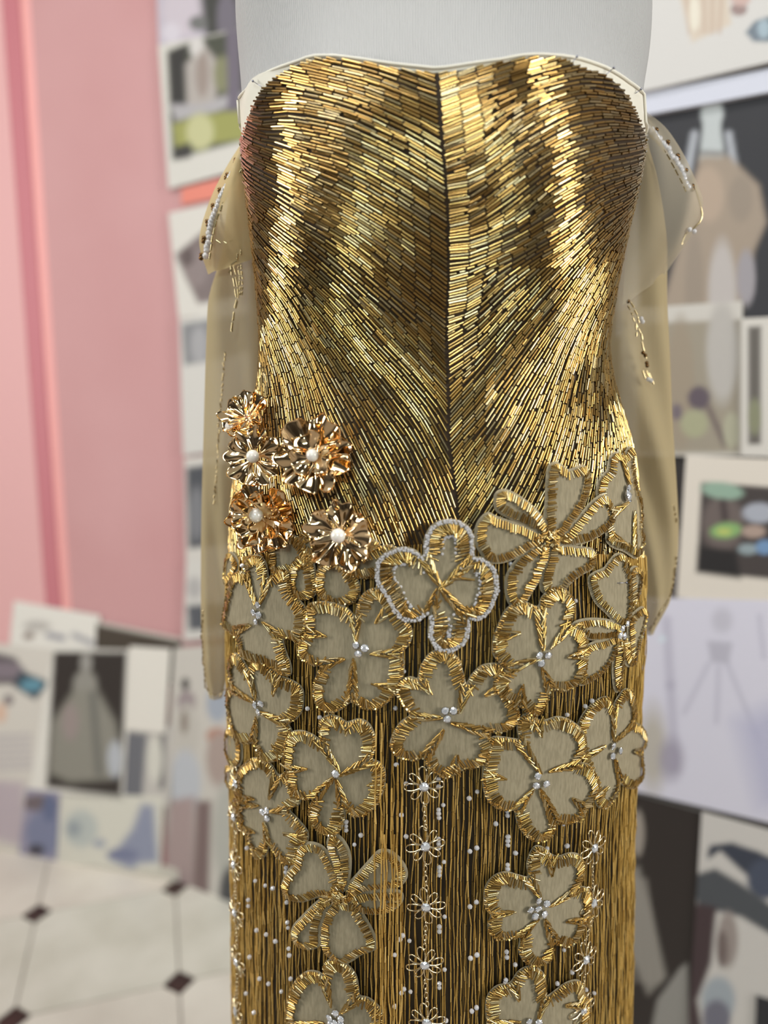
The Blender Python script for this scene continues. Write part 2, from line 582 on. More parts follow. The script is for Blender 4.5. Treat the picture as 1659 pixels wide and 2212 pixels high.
# --- left part of the wall
def d(q, c):
    c = fill(c, poly(q, [(340, -40), (520, -40), (520, 100), (440, 75), (352, 103)], 14), (182, 174, 186))
    c = fill(c, ell(q, 395, 20, 45, 60), (196, 186, 194)); c = fill(c, ell(q, 370, 70, 20, 22), (205, 198, 206))
    c = fill(c, poly(q, [(430, -40), (520, -40), (520, 170), (480, 200), (440, 60)], 18), (62, 62, 58))
    c = fill(c, ell(q, 428, 50, 20, 16), (110, 110, 108)); c = fill(c, ell(q, 490, 40, 22, 60), (110, 104, 114))
    return c
make_print('moodboard_photo', 'grey lilac photo at the top of the column beside the pink panel', 'photo', 'R', [(338, -40), (560, -60), (560, 70), (343, 106)], 0.006, (188, 180, 190), d)
def d(q, c):
    c = fill(c, poly(q, [(361, 110), (440, 80), (540, 60), (540, 300), (372, 345)], 8), (70, 72, 60))
    c = fill(c, poly(q, [(364, 115), (402, 98), (402, 235), (372, 262)], 8), (48, 46, 44))
    c = fill(c, poly(q, [(400, 140), (440, 95), (468, 130), (468, 240), (405, 250)], 10), (172, 164, 158))
    c = fill(c, ell(q, 425, 100, 16, 24), (205, 200, 196)); c = fill(c, ell(q, 437, 160, 14, 50), (150, 136, 128))
    c = fill(c, poly(q, [(366, 225), (440, 225), (500, 200), (540, 200), (540, 215), (470, 240), (380, 262)], 9), (170, 166, 168))
    c = fill(c, poly(q, [(372, 268), (430, 250), (540, 232), (540, 300), (378, 320)], 9), (150, 150, 84))
    c = fill(c, ell(q, 432, 285, 30, 40), (188, 186, 140)); c = fill(c, ell(q, 482, 160, 20, 40), (128, 128, 96))
    c = fill(c, poly(q, [(376, 318), (412, 308), (412, 340), (378, 346)], 6), (52, 50, 48))
    c = fill(c, poly(q, [(488, 60), (520, 60), (520, 240), (492, 240)], 8), (108, 100, 112))
    return c
make_print('moodboard_photo', 'white bordered photo of a pale figure on a green lawn before dark trees', 'photo', 'R', [(342, 98), (560, 52), (560, 355), (364, 408)], 0.009, (206, 202, 194), d)
make_print('coral_strip', 'narrow coral paper strip between two white bordered photos', 'paper', 'R', [(392, 408), (530, 372), (530, 415), (392, 442)], 0.005, (222, 130, 112))
def d(q, c):
    c = fill(c, poly(q, [(378, 550), (450, 490), (520, 470), (520, 640), (428, 656)], 8), (118, 104, 102))
    c = fill(c, ell(q, 425, 580, 25, 40), (134, 120, 118)); c = fill(c, ell(q, 405, 555, 14, 20), (90, 76, 74))
    return c
make_print('moodboard_photo', 'white sheet with a tilted mauve brown photo behind the left sleeve', 'photo', 'R', [(364, 460), (540, 420), (540, 668), (386, 688)], 0.007, (210, 205, 197), d)
def d(q, c):
    c = fill(c, poly(q, [(392, 700), (540, 676), (540, 760), (398, 790)], 7), (128, 128, 130))
    c = fill(c, ell(q, 430, 745, 18, 40), (160, 158, 160))
    return c
make_print('moodboard_photo', 'pale sheet topped by a plain grey photo behind the hanging left sleeve', 'photo', 'R', [(387, 690), (545, 664), (545, 960), (396, 985)], 0.010, (204, 200, 194), d)
def d(q, c):
    c = fill(c, poly(q, [(402, 1010), (545, 990), (545, 1170), (408, 1185)], 7), (70, 72, 78))
    c = fill(c, ell(q, 425, 1110, 16, 60), (120, 120, 124))
    return c
make_print('moodboard_photo', 'white sheet with a charcoal photo low beside the left sleeve', 'photo', 'R', [(398, 990), (545, 972), (545, 1200), (402, 1215)], 0.007, (205, 200, 193), d)
def d(q, c):
    c = fill(c, poly(q, [(404, 1308), (545, 1300), (545, 1350), (408, 1362)], 6), (84, 86, 92))
    c = fill(c, ell(q, 420, 1270, 16, 24), (174, 170, 168))
    return c
make_print('moodboard_photo', 'white sheet with a small slate band level with the sleeve end', 'photo', 'R', [(402, 1214), (548, 1200), (548, 1370), (396, 1385)], 0.011, (206, 202, 196), d)
def d(q, c):
    c = fill(c, ell(q, 400, 1478, 9, 14), (70, 66, 66)); c = fill(c, ell(q, 403, 1518, 20, 26), (150, 136, 138))
    c = fill(c, ell(q, 404, 1580, 26, 60), (190, 184, 176)); c = fill(c, ell(q, 398, 1560, 8, 26), (140, 128, 118))
    c = fill(c, ell(q, 470, 1590, 24, 18), (178, 130, 112)); c = fill(c, ell(q, 475, 1640, 30, 60), (168, 150, 142))
    c = fill(c, ell(q, 470, 1520, 24, 40), (160, 166, 178)); c = fill(c, ell(q, 400, 1690, 34, 70), (184, 186, 192))
    c = fill(c, poly(q, [(366, 1730), (420, 1720), (420, 1930), (350, 1920)], 14), (164, 144, 142))
    c = fill(c, poly(q, [(424, 1730), (456, 1730), (450, 1970), (415, 1950)], 10), (120, 100, 98))
    c = fill(c, ell(q, 490, 1800, 30, 110), (176, 174, 166)); c = fill(c, ell(q, 505, 1930, 32, 60), (70, 70, 72))
    c = fill(c, poly(q, [(345, 1925), (400, 1940), (520, 2020), (520, 2060), (345, 1945)], 8), (130, 150, 138))
    return c
make_print('sketch_sheet', 'tall sheet of pinkish grey dressed figures reaching down to the floor', 'sketch', 'R', [(376, 1400), (560, 1385), (560, 2050), (345, 1925)], 0.013, (198, 192, 184), d)
# --- lower left
def d(q, c):
    c = fill(c, ell(q, 62, 1374, 12, 8), (130, 112, 104)); c = fill(c, ell(q, 80, 1352, 30, 12), (184, 178, 172))
    c = fill(c, seg(q, (105, 1372), (135, 1378), 8), (138, 136, 146)); c = fill(c, seg(q, (160, 1372), (200, 1390), 8), (158, 156, 160))
    return c
make_print('sketch_sheet', 'white sheet with small grey sketches leaning at the top of the lower group', 'sketch', 'L', [(30, 1298), (216, 1330), (206, 1440), (18, 1420)], 0.006, WHITE, d)
make_print('moodboard_photo', 'dark brown photo mostly covered, behind the blank white card', 'photo', 'L', [(208, 1342), (392, 1380), (385, 1480), (205, 1450)], 0.007, (66, 56, 46), lambda q, c: fill(c, poly(q, [(205, 1335), (395, 1375), (395, 1386), (205, 1347)], 4), (206, 200, 190)))
def d(q, c):
    c = fill(c, poly(q, [(-70, 1395), (34, 1420), (52, 1450), (40, 1478), (-70, 1480)], 8), (92, 84, 88))
    c = fill(c, ell(q, 10, 1448, 40, 18), (128, 116, 124))
    c = fill(c, poly(q, [(46, 1448), (108, 1474), (76, 1512), (28, 1482)], 7), (50, 66, 78)); c = fill(c, ell(q, 68, 1480, 24, 14), (96, 142, 160))
    c = fill(c, ell(q, 18, 1512, 10, 12), (120, 108, 110)); c = fill(c, ell(q, 2, 1540, 12, 22), (214, 180, 158))
    for i in range(6):
        c = fill(c, seg(q, (-30, 1592 + i * 14), (66, 1588 + i * 14), 5), (158, 150, 160), 0.55)
    c = fill(c, poly(q, [(-70, 1680), (50, 1690), (56, 1830), (-70, 1800)], 20), (182, 168, 174))
    return c
make_print('moodboard_sheet', 'pale page with dark and blue patches and rows of grey lines', 'sheet', 'L', [(-70, 1385), (116, 1402), (60, 1838), (-90, 1812)], 0.009, (208, 201, 192), d)
def d(q, c):
    c = fill(c, poly(q, [(116, 1408), (274, 1408), (262, 1720), (100, 1700)], 6), (44, 36, 32))
    c = fill(c, ell(q, 186, 1432, 13, 22), (150, 146, 140)); c = fill(c, ell(q, 184, 1480, 26, 32), (142, 138, 130))
    c = fill(c, poly(q, [(160, 1490), (210, 1490), (250, 1560), (266, 1650), (240, 1684), (150, 1690), (106, 1670), (112, 1560)], 16), (136, 132, 122))
    c = fill(c, ell(q, 152, 1560, 18, 40), (148, 134, 130)); c = fill(c, seg(q, (200, 1500), (214, 1670), 10), (108, 106, 100))
    c = fill(c, ell(q, 248, 1640, 16, 40), (176, 178, 184))
    return c
make_print('moodboard_photo', 'white edged black photo of a grey full skirted gown', 'photo', 'L', [(114, 1400), (284, 1404), (266, 1728), (62, 1712)], 0.012, WHITE, d)
make_print('blank_card', 'blank white card pinned over the gown photo', 'card', 'L', [(280, 1396), (368, 1402), (356, 1584), (270, 1576)], 0.016, (220, 214, 205))
def d(q, c):
    c = fill(c, poly(q, [(268, 1580), (318, 1586), (306, 1735), (264, 1725)], 8), (104, 104, 110))
    c = fill(c, seg(q, (352, 1590), (350, 1700), 7), (94, 92, 94)); c = fill(c, ell(q, 335, 1640, 16, 50), (206, 202, 192))
    return c
make_print('moodboard_photo', 'narrow grey photo hanging directly below the blank white card', 'photo', 'L', [(268, 1560), (376, 1570), (366, 1745), (262, 1732)], 0.010, (188, 182, 176), d)
def d(q, c):
    c = fill(c, ell(q, 85, 1735, 40, 18), (108, 96, 100)); c = fill(c, ell(q, 95, 1800, 40, 50), (120, 124, 150)); c = fill(c, ell(q, 78, 1836, 18, 12), (62, 58, 68))
    c = fill(c, ell(q, 108, 1745, 16, 30), (96, 104, 134))
    return c
make_print('moodboard_photo', 'blue lilac photo low at the far left above the floor', 'photo', 'L', [(56, 1704), (130, 1712), (122, 1860), (40, 1846)], 0.014, (150, 144, 162), d)
def d(q, c):
    c = fill(c, ell(q, 175, 1790, 36, 40), (180, 184, 180)); c = fill(c, ell(q, 160, 1790, 16, 18), (150, 156, 160))
    c = fill(c, poly(q, [(306, 1736), (332, 1740), (342, 1862), (300, 1866), (284, 1880), (236, 1856), (286, 1790)], 14), (138, 142, 162))
    c = fill(c, ell(q, 265, 1846, 34, 14), (116, 120, 146)); c = fill(c, ell(q, 215, 1822, 14, 10), (156, 160, 170))
    return c
make_print('sketch_sheet', 'sketch of a slate blue gown on a cream sheet above the floor', 'sketch', 'L', [(128, 1712), (352, 1722), (346, 1884), (118, 1862)], 0.012, (208, 204, 192), d)
# --- right of the gown
def d(q, c):
    c = fill(c, poly(q, [(1463, -30), (1566, -60), (1580, 52), (1494, 92)], 7), (206, 192, 176))
    for i in range(5):
        c = fill(c, seg(q, (1480 + i * 20, -30), (1490 + i * 16, 70), 5), (184, 158, 140), 0.7)
    c = fill(c, ell(q, 1500, 30, 12, 40), (222, 214, 198)); c = fill(c, poly(q, [(1610, 70), (1630, 46), (1760, 0), (1760, 92), (1628, 90)], 6), (112, 122, 132))
    c = fill(c, ell(q, 1650, 62, 14, 20), (160, 176, 186)); c = fill(c, ell(q, 1596, 20, 18, 14), (150, 128, 124)); c = fill(c, ell(q, 1600, -5, 22, 18), (196, 168, 160))
    return c
make_print('fabric_board', 'white board with a beige pleated swatch and blue grey swatch', 'board', 'R', [(1340, -50), (1760, -130), (1760, 110), (1340, 208)], 0.030, (206, 202, 198), d, thick=0.012)
make_print('picture_rail', 'pale lavender ledge strip running under the white swatch board', 'rail', 'R', [(1340, 212), (1760, 128), (1760, 180), (1340, 258)], 0.022, (205, 206, 218), lambda q, c: c, thick=0.02)
def d(q, c):
    c = fill(c, poly(q, [(1380, 240), (1760, 150), (1760, 690), (1380, 720)], 4), (46, 45, 49))
    c = fill(c, ell(q, 1538, 245, 24, 32), (186, 190, 190)); c = fill(c, poly(q, [(1520, 255), (1555, 255), (1566, 350), (1510, 350)], 8), (184, 188, 188))
    c = fill(c, seg(q, (1500, 290), (1485, 372), 10), (168, 170, 176)); c = fill(c, seg(q, (1574, 290), (1586, 360), 10), (168, 170, 176))
    c = fill(c, seg(q, (1518, 330), (1565, 332), 7), (132, 130, 128))
    c = fill(c, poly(q, [(1512, 338), (1576, 338), (1640, 400), (1656, 480), (1630, 540), (1596, 700), (1420, 700), (1470, 520)], 14), (156, 140, 124))
    c = fill(c, ell(q, 1530, 420, 34, 60), (172, 152, 134)); c = fill(c, ell(q, 1600, 430, 26, 50), (146, 132, 118)); c = fill(c, ell(q, 1560, 640, 30, 120), (180, 172, 168))
    c = fill(c, ell(q, 1500, 620, 20, 120), (146, 132, 118)); c = fill(c, ell(q, 1612, 600, 20, 60), (152, 146, 150))
    return c
make_print('moodboard_poster', 'large black poster of a headless form in a beige tulle gown', 'poster', 'R', [(1330, 258), (1760, 178), (1760, 696), (1330, 730)], 0.012, (200, 200, 208), d)
def d(q, c):
    c = fill(c, poly(q, [(1380, 700), (1598, 690), (1598, 978), (1380, 978)], 8), (150, 140, 124))
    c = fill(c, ell(q, 1470, 830, 30, 140), (150, 136, 118)); c = fill(c, ell(q, 1560, 760, 34, 110), (176, 170, 164))
    c = fill(c, ell(q, 1510, 860, 24, 26), (92, 80, 88)); c = fill(c, ell(q, 1500, 915, 30, 30), (160, 158, 128)); c = fill(c, seg(q, (1530, 880), (1566, 960), 8), (108, 94, 90))
    c = fill(c, ell(q, 1580, 930, 18, 40), (166, 162, 140)); c = fill(c, ell(q, 1462, 890, 12, 18), (110, 98, 104))
    return c
make_print('moodboard_photo', 'olive beige photo with dark petals beside the right sleeve', 'photo', 'R', [(1340, 668), (1604, 650), (1604, 985), (1340, 985)], 0.016, (196, 190, 182), d)
def d(q, c):
    c = fill(c, poly(q, [(1616, 706), (1644, 704), (1644, 960), (1616, 960)], 6), (98, 92, 86)); c = fill(c, ell(q, 1630, 900, 14, 40), (130, 130, 104))
    return c
make_print('moodboard_photo', 'cream framed strip of dark foliage at the right frame edge', 'photo', 'R', [(1602, 688), (1760, 680), (1760, 990), (1602, 985)], 0.020, (204, 198, 190), d)
def d(q, c):
    c = fill(c, poly(q, [(1515, 1042), (1760, 1058), (1760, 1262), (1505, 1234)], 6), (66, 58, 56))
    c = fill(c, ell(q, 1562, 1130, 46, 60), (104, 92, 88)); c = fill(c, ell(q, 1560, 1060, 46, 18, rot=8), (142, 166, 148)); c = fill(c, seg(q, (1562, 1085), (1566, 1120), 9), (66, 54, 54))
    c = fill(c, ell(q, 1640, 1108, 36, 22), (164, 166, 176)); c = fill(c, ell(q, 1568, 1146, 34, 17, rot=-6), (130, 166, 104)); c = fill(c, ell(q, 1564, 1148, 16, 8), (176, 186, 104))
    c = fill(c, ell(q, 1628, 1148, 26, 14), (166, 144, 132)); c = fill(c, ell(q, 1616, 1186, 22, 12), (140, 152, 156)); c = fill(c, ell(q, 1652, 1182, 20, 16), (112, 142, 178))
    c = fill(c, poly(q, [(1510, 1180), (1590, 1190), (1600, 1250), (1505, 1236)], 12), (34, 30, 30))
    return c
make_print('moodboard_photo', 'cream bordered photo of green and white mushrooms on dark ground', 'photo', 'R', [(1482, 984), (1760, 996), (1760, 1320), (1462, 1290)], 0.018, (214, 204, 192), d)
make_print('moodboard_photo', 'black photo sliver showing between right sleeve and mushroom photo', 'photo', 'R', [(1380, 985), (1484, 990), (1470, 1140), (1380, 1130)], 0.009, (52, 46, 44))
def d(q, c):
    c = fill(c, ell(q, 1560, 1340, 22, 26, 0.8), (176, 172, 182), 0.6); c = fill(c, poly(q, [(1528, 1384), (1582, 1388), (1574, 1434), (1536, 1430)], 10), (166, 162, 174), 0.7)
    for a, b in (((1530, 1435), (1478, 1540)), ((1572, 1436), (1640, 1600)), ((1552, 1440), (1548, 1560)), ((1640, 1330), (1650, 1420))):
        c = fill(c, seg(q, a, b, 7), (168, 164, 180), 0.45)
    c = fill(c, seg(q, (1440, 1340), (1448, 1480), 12), (160, 154, 172), 0.5); c = fill(c, seg(q, (1448, 1480), (1460, 1660), 12), (160, 154, 172), 0.5)
    c = fill(c, ell(q, 1410, 1620, 30, 90, 0.8), (180, 172, 162)); c = fill(c, ell(q, 1450, 1640, 26, 44, 0.8), (150, 142, 158), 0.8)
    c = fill(c, ell(q, 1430, 1380, 8, 8), (206, 214, 222)); c = fill(c, poly(q, [(1590, 1560), (1760, 1480), (1760, 1760), (1640, 1740)], 60), (176, 174, 198), 0.8)
    return c
make_print('sketch_sheet', 'faint pencil sketch of a ballgown on lavender white paper', 'sketch', 'R', [(1360, 1290), (1760, 1300), (1760, 1800), (1360, 1706)], 0.022, (208, 204, 216), d)
def d(q, c):
    c = fill(c, ell(q, 1378, 1800, 14, 50), (150, 140, 130)); c = fill(c, poly(q, [(1340, 1880), (1380, 1870), (1405, 1960), (1440, 2110), (1400, 2150), (1370, 2080), (1340, 2100)], 12), (132, 126, 118))
    c = fill(c, poly(q, [(1420, 2160), (1470, 2090), (1485, 2080), (1490, 2260), (1400, 2260)], 8), (140, 136, 130))
    for i in range(4):
        c = fill(c, seg(q, (1352 + i * 14, 1900), (1370 + i * 18, 2120), 5), (164, 156, 146), 0.5)
    return c
make_print('moodboard_poster', 'near black poster with trailing pale feathers at the lower right', 'poster', 'R', [(1340, 1708), (1520, 1756), (1490, 2330), (1340, 2330)], 0.016, (44, 36, 32), d)
def d(q, c):
    c = fill(c, poly(q, [(1528, 1842), (1534, 1826), (1580, 1820), (1640, 1840), (1760, 1900), (1760, 1960), (1640, 1910), (1600, 1880), (1556, 1838), (1530, 1856)], 8), (56, 60, 72))
    c = fill(c, ell(q, 1650, 1900, 36, 44), (70, 76, 92))
    c = fill(c, poly(q, [(1478, 1896), (1545, 1876), (1600, 1908), (1700, 1980), (1700, 2040), (1600, 1980), (1510, 1960)], 10), (74, 76, 80))
    c = fill(c, poly(q, [(1500, 1950), (1548, 1960), (1536, 2080), (1506, 2160), (1530, 2300), (1490, 2300), (1478, 2100)], 10), (66, 50, 52))
    c = fill(c, ell(q, 1572, 2030, 22, 60), (150, 138, 132)); c = fill(c, ell(q, 1552, 2160, 36, 50), (156, 162, 168)); c = fill(c, ell(q, 1560, 2050, 12, 40), (112, 98, 94))
    c = fill(c, ell(q, 1548, 2200, 30, 40), (110, 108, 120))
    return c
make_print('moodboard_poster', 'poster of a person in a wide dark hat before pale ground', 'poster', 'R', [(1516, 1754), (1760, 1822), (1760, 2330), (1480, 2330)], 0.020, (198, 192, 186), d)
make_print('moodboard_photo', 'black corner of a photo over the hat poster', 'photo', 'R', [(1634, 2150), (1760, 2190), (1760, 2330), (1628, 2330)], 0.024, (40, 40, 44))
# ------------------------------------------------------------------ dress form
form = tag(empty('dress_form', (float(body_tab(1.1)[0]), D, 0)), 'white ribbed dress form torso wearing the gold beaded gown', 'dress form')
m_form = mat('form_jersey', s2l((204, 202, 200)), 0.8)
nt = m_form.node_tree
uvn = nt.nodes.new('ShaderNodeUVMap')
sep = nt.nodes.new('ShaderNodeSeparateXYZ')
nt.links.new(uvn.outputs['UV'], sep.inputs['Vector'])
mul = nt.nodes.new('ShaderNodeMath'); mul.operation = 'MULTIPLY'; mul.inputs[1].default_value = 2 * math.pi / 0.0018
sn = nt.nodes.new('ShaderNodeMath'); sn.operation = 'SINE'
bp = nt.nodes.new('ShaderNodeBump'); bp.inputs['Strength'].default_value = 0.75; bp.inputs['Distance'].default_value = 0.0009
nt.links.new(sep.outputs['X'], mul.inputs[0]); nt.links.new(mul.outputs[0], sn.inputs[0])
nt.links.new(sn.outputs[0], bp.inputs['Height']); nt.links.new(bp.outputs['Normal'], nt.nodes['Principled BSDF'].inputs['Normal'])

def shell(name, us, zs_of_u, nz, off, material, parent, wrap=False, uv=False, back_off=None):
    """sheet on the body surface: for each u a column between zs_of_u(u) = (z0, z1)"""
    cols_ = []
    UU, ZZ = [], []
    for u in us:
        z0, z1 = zs_of_u(u)
        zz = np.linspace(z0, z1, nz)
        UU.append(np.full(nz, u)); ZZ.append(zz)
    UU, ZZ = np.array(UU), np.array(ZZ)
    o_ = np.broadcast_to(np.asarray(off, float) if not callable(off) else off(UU, ZZ), UU.shape)
    V = S(UU.ravel(), ZZ.ravel(), o_.ravel())
    F = grid_faces(len(us), nz, False)
    if wrap:
        n_ = len(us)
        F = np.concatenate([F, np.array([((n_ - 1) * nz + c, (n_ - 1) * nz + c + 1, c + 1, c) for c in range(nz - 1)])])
    me = mesh_np(name, V, [F])
    if uv:
        l = me.uv_layers.new(name='UVMap')
        vi = np.zeros(len(me.loops), np.int32)
        me.loops.foreach_get('vertex_index', vi)
        l.data.foreach_set('uv', np.stack([UU.ravel()[vi], ZZ.ravel()[vi]], 1).astype(np.float32).ravel())
    return link(name, me, material, parent)
zb = float(zf[0]); zt = float(zf[-1])
us_all = np.linspace(-UMAX, UMAX, 120, endpoint=False)
shell('torso', us_all, lambda u: (0.82, zt), 130, -0.0025, m_form, form, wrap=True, uv=True)
# stand under the form, below the frame
cxm = float(body_tab(1.1)[0])
V, F = tube([(cxm, D, 0.03), (cxm, D, 0.84)], 0.017, 12)
link('stand_pole', mesh_np('stand_pole', V, F), mat('steel', (0.6, 0.6, 0.6), 0.3, 1.0), form)
V, F = tube([(cxm, D, 0.0), (cxm, D, 0.02), (cxm, D, 0.03)], 0.16, 28)
link('stand_base', mesh_np('stand_base', V, F), mat('black_metal', (0.02, 0.02, 0.02), 0.4), form)
V, F = tube([(cxm, D, zt - 0.002), (cxm, D, zt + 0.012)], 0.05, 20)
link('neck_cap', mesh_np('neck_cap', V, F), mat('cap_wood', (0.25, 0.13, 0.05), 0.4), form)

# ------------------------------------------------------------------ the gown
gown = tag(empty('beaded_gown', (cxm, D, 0.25)), 'strapless gold gown with bugle bead bodice, flower appliques and bead fringe on a dress form', 'gown')
m_base = mat('bodice_net', s2l((52, 36, 14)), 0.8)
m_skirt = noise_col(mat('skirt_lining', rough=0.6), s2l((34, 24, 6)), s2l((52, 38, 12)), 30, stretch=(6, 6, 0.6))
m_lining = mat('cream_organza', s2l((236, 230, 214)), 0.55, Alpha=0.93)
m_bead = mat('bugle_glass', rough=0.17, metal=1.0, attr='Col', Coat_Weight=0.4, Coat_Roughness=0.06, Coat_IOR=1.6)
m_border = mat('border_glass', rough=0.27, metal=0.92, attr='Col')
m_fringe = mat('fringe_glass', rough=0.45, metal=0.55, attr='Col')
m_clear = mat('clear_crystal', (1.0, 0.98, 0.99), 0.05, 0.0, Transmission_Weight=0.55, IOR=1.6, Coat_Weight=0.6)
m_gem = mat('rhinestone_gem', (0.95, 0.97, 1.0), 0.05, 0.65, Coat_Weight=0.7)
m_silver = mat('silver_cup', (0.72, 0.72, 0.74), 0.2, 1.0)
m_tulle = noise_col(mat('tulle', rough=0.85, Alpha=0.90), s2l((150, 138, 111)), s2l((167, 154, 126)), 240, 2, bump=0.2, stretch=(2.2, 2.2, 0.5))
m_bronze = mat('bronze_bead', (0.16, 0.085, 0.03), 0.18, 0.9)
m_wire = mat('gold_wire', (0.94, 0.80, 0.52), 0.2, 1.0)

# edges of the bodice, read off the photograph
TOP = [(528, 289), (536, 258), (545, 235), (558, 208), (570, 192), (585, 176), (602, 163), (639, 141), (675, 127), (725, 127), (798, 137), (852, 148), (939, 157), (993, 152), (1078, 137), (1120, 127),
       (1164, 124), (1215, 128), (1249, 145), (1292, 158), (1326, 175), (1352, 205), (1369, 239), (1381, 268)]
LIN = [(517, 262), (517, 225), (534, 197), (573, 162), (620, 143), (680, 126), (725, 126), (800, 134), (850, 141), (945, 151), (1000, 143), (1080, 132), (1164, 122), (1215, 124), (1252, 130), (1310, 150), (1358, 180), (1388, 205), (1391, 262)]
BOT = [(500, 1215), (560, 1205), (640, 1196), (760, 1192), (860, 1190), (930, 1180), (985, 1140), (1040, 1165), (1120, 1190), (1220, 1200), (1300, 1205), (1384, 1212)]
SEAM = [(942, 150), (955, 300), (967, 450), (968, 600), (965, 750), (968, 950), (981, 1050), (991, 1150), (991, 1230)]
tu, tz, _ = hit(TOP); lu, lz, _ = hit(LIN); bu, bz, _ = hit(BOT); su, sz, _ = hit(SEAM)
tu = np.maximum.accumulate(tu + np.arange(len(tu)) * 1e-6); lu = np.maximum.accumulate(lu + np.arange(len(lu)) * 1e-6); bu = np.maximum.accumulate(bu + np.arange(len(bu)) * 1e-6)
def z_top(u): return np.interp(u, tu, tz)
def z_lin(u): return np.maximum(np.interp(u, lu, lz), z_top(u) + 0.0012)
def z_bot(u): return np.interp(u, bu, bz)
def u_seam(z): return np.interp(z, sz[::-1], su[::-1])
shell('bodice', us_all, lambda u: (float(z_bot(u)) - 0.012, float(z_top(u)) - 0.0006), 90, 0.0006, m_base, gown, wrap=True)
def lining_off(U, Z):
    return 0.0003 + 0.0045 * np.exp(-((U + 0.150) / 0.025) ** 2) * np.clip((Z - z_top(U)) / 0.012, 0, 1)
tag(shell('lining', us_all, lambda u: (float(z_top(u)) - 0.02, float(z_lin(u))), 14, lining_off, m_lining, gown, wrap=True), 'cream organza lining showing above the beaded neckline')
V, F = join([tube(S(us_all, np.array([z_lin(u) for u in us_all]), np.full(120, 0.0014)), 0.0011, 6, closed=True)])
tag(link('lining_hem', mesh_np('lining_hem', V, F), m_lining, gown), 'rolled white edge of the lining')
shell('underskirt', us_all, lambda u: (ZLOW, float(z_bot(u)) + 0.004), 30, -0.0002, m_skirt, gown, wrap=True)

# --- bugle beads of the bodice: direction (degrees, down to the right) and length in pixels at places of the photograph
LEFT = [(640,160,12,38),(760,150,14,40),(900,185,20,42),(600,250,-6,33),(545,300,28,22),(560,400,32,24),(620,350,24,36),(700,300,12,40),(820,300,25,42),(930,330,31,45),(930,500,34,45),(820,450,31,42),(700,450,26,40),(620,480,36,33),
        (570,520,48,26),(700,600,42,40),(820,600,40,42),(930,650,39,45),(580,650,56,26),(640,700,62,28),(740,720,52,36),(850,760,46,42),(940,800,49,45),(590,780,75,24),(660,820,72,28),(760,850,58,36),(860,900,53,42),(950,950,62,40),
        (570,880,88,24),(650,900,80,28),(800,1000,62,34),(900,1050,65,34),(960,1080,70,34),(850,1130,68,30),(700,1100,70,28),(560,1050,90,26),(760,1180,72,30),(900,1170,70,30)]
RIGHT = [(1000,180,-18,40),(1100,160,-18,40),(1200,150,-15,34),(1300,200,8,20),(1350,250,10,17),(1370,330,-15,15),(990,300,-21,45),(1080,300,-38,38),(1180,280,-30,32),(1270,290,-12,22),(1330,350,-10,18),(985,420,-9,45),(1060,420,-38,38),
         (1150,420,-40,32),(1250,400,-28,24),(1330,430,-25,18),(985,540,-5,45),(1080,540,-25,36),(1180,520,-30,30),(1270,500,-45,26),(1330,500,-45,20),(985,650,-12,42),(1060,640,-44,36),(1080,700,-50,36),(1170,640,-50,34),(1250,640,-58,30),
         (1310,600,-66,26),(985,760,-32,40),(1060,800,-52,38),(1150,800,-58,36),(1230,780,-71,32),(1290,780,-85,28),(1310,830,-90,26),(1000,900,-48,38),(1100,920,-60,36),(1200,900,-73,32),(1290,900,-89,28),(1335,900,-105,26),(1000,1040,-56,34),
         (1100,1050,-62,32),(1200,1000,-72,30),(1300,1000,-88,28),(1350,960,-102,26),(1250,1100,-75,28),(1050,1130,-58,30),(1150,1170,-66,30),(1300,1180,-86,28)]

class Field:
    def __init__(self, pts):
        P = np.array(pts, float)
        a = np.radians(P[:, 2])
        d_ = np.stack([np.cos(a), np.sin(a)], 1) * 6
        u0, z0, _ = hit(P[:, :2] - d_, 0.001); u1, z1, _ = hit(P[:, :2] + d_, 0.001)
        self.u, self.z = (u0 + u1) / 2, (z0 + z1) / 2
        ang = np.arctan2(z1 - z0, u1 - u0)
        self.c2, self.s2 = np.cos(2 * ang), np.sin(2 * ang)
        L0 = np.linalg.norm(S(u1, z1) - S(u0, z0), axis=1) / 12
        self.len = P[:, 3] * L0
        self.lo = np.array([self.u.min() - 0.06, self.z.min() - 0.05]); self.hi = np.array([self.u.max() + 0.06, self.z.max() + 0.05])
        self.n = 90
        gu = np.linspace(self.lo[0], self.hi[0], self.n); gz = np.linspace(self.lo[1], self.hi[1], self.n)
        U, Z = np.meshgrid(gu, gz, indexing='ij')
        w = 1 / (((U[..., None] - self.u) ** 2 + (Z[..., None] - self.z) ** 2) + 2e-5) ** 1.6
        w /= w.sum(-1, keepdims=True)
        self.A = 0.5 * np.arctan2((w * self.s2).sum(-1), (w * self.c2).sum(-1))
        self.Lg = np.clip((w * self.len).sum(-1), 0.0052, 0.019)
    def at(self, u, z):
        i = min(max(int((u - self.lo[0]) / (self.hi[0] - self.lo[0]) * (self.n - 1) + 0.5), 0), self.n - 1)
        j = min(max(int((z - self.lo[1]) / (self.hi[1] - self.lo[1]) * (self.n - 1) + 0.5), 0), self.n - 1)
        return self.A[i, j], self.Lg[i, j]

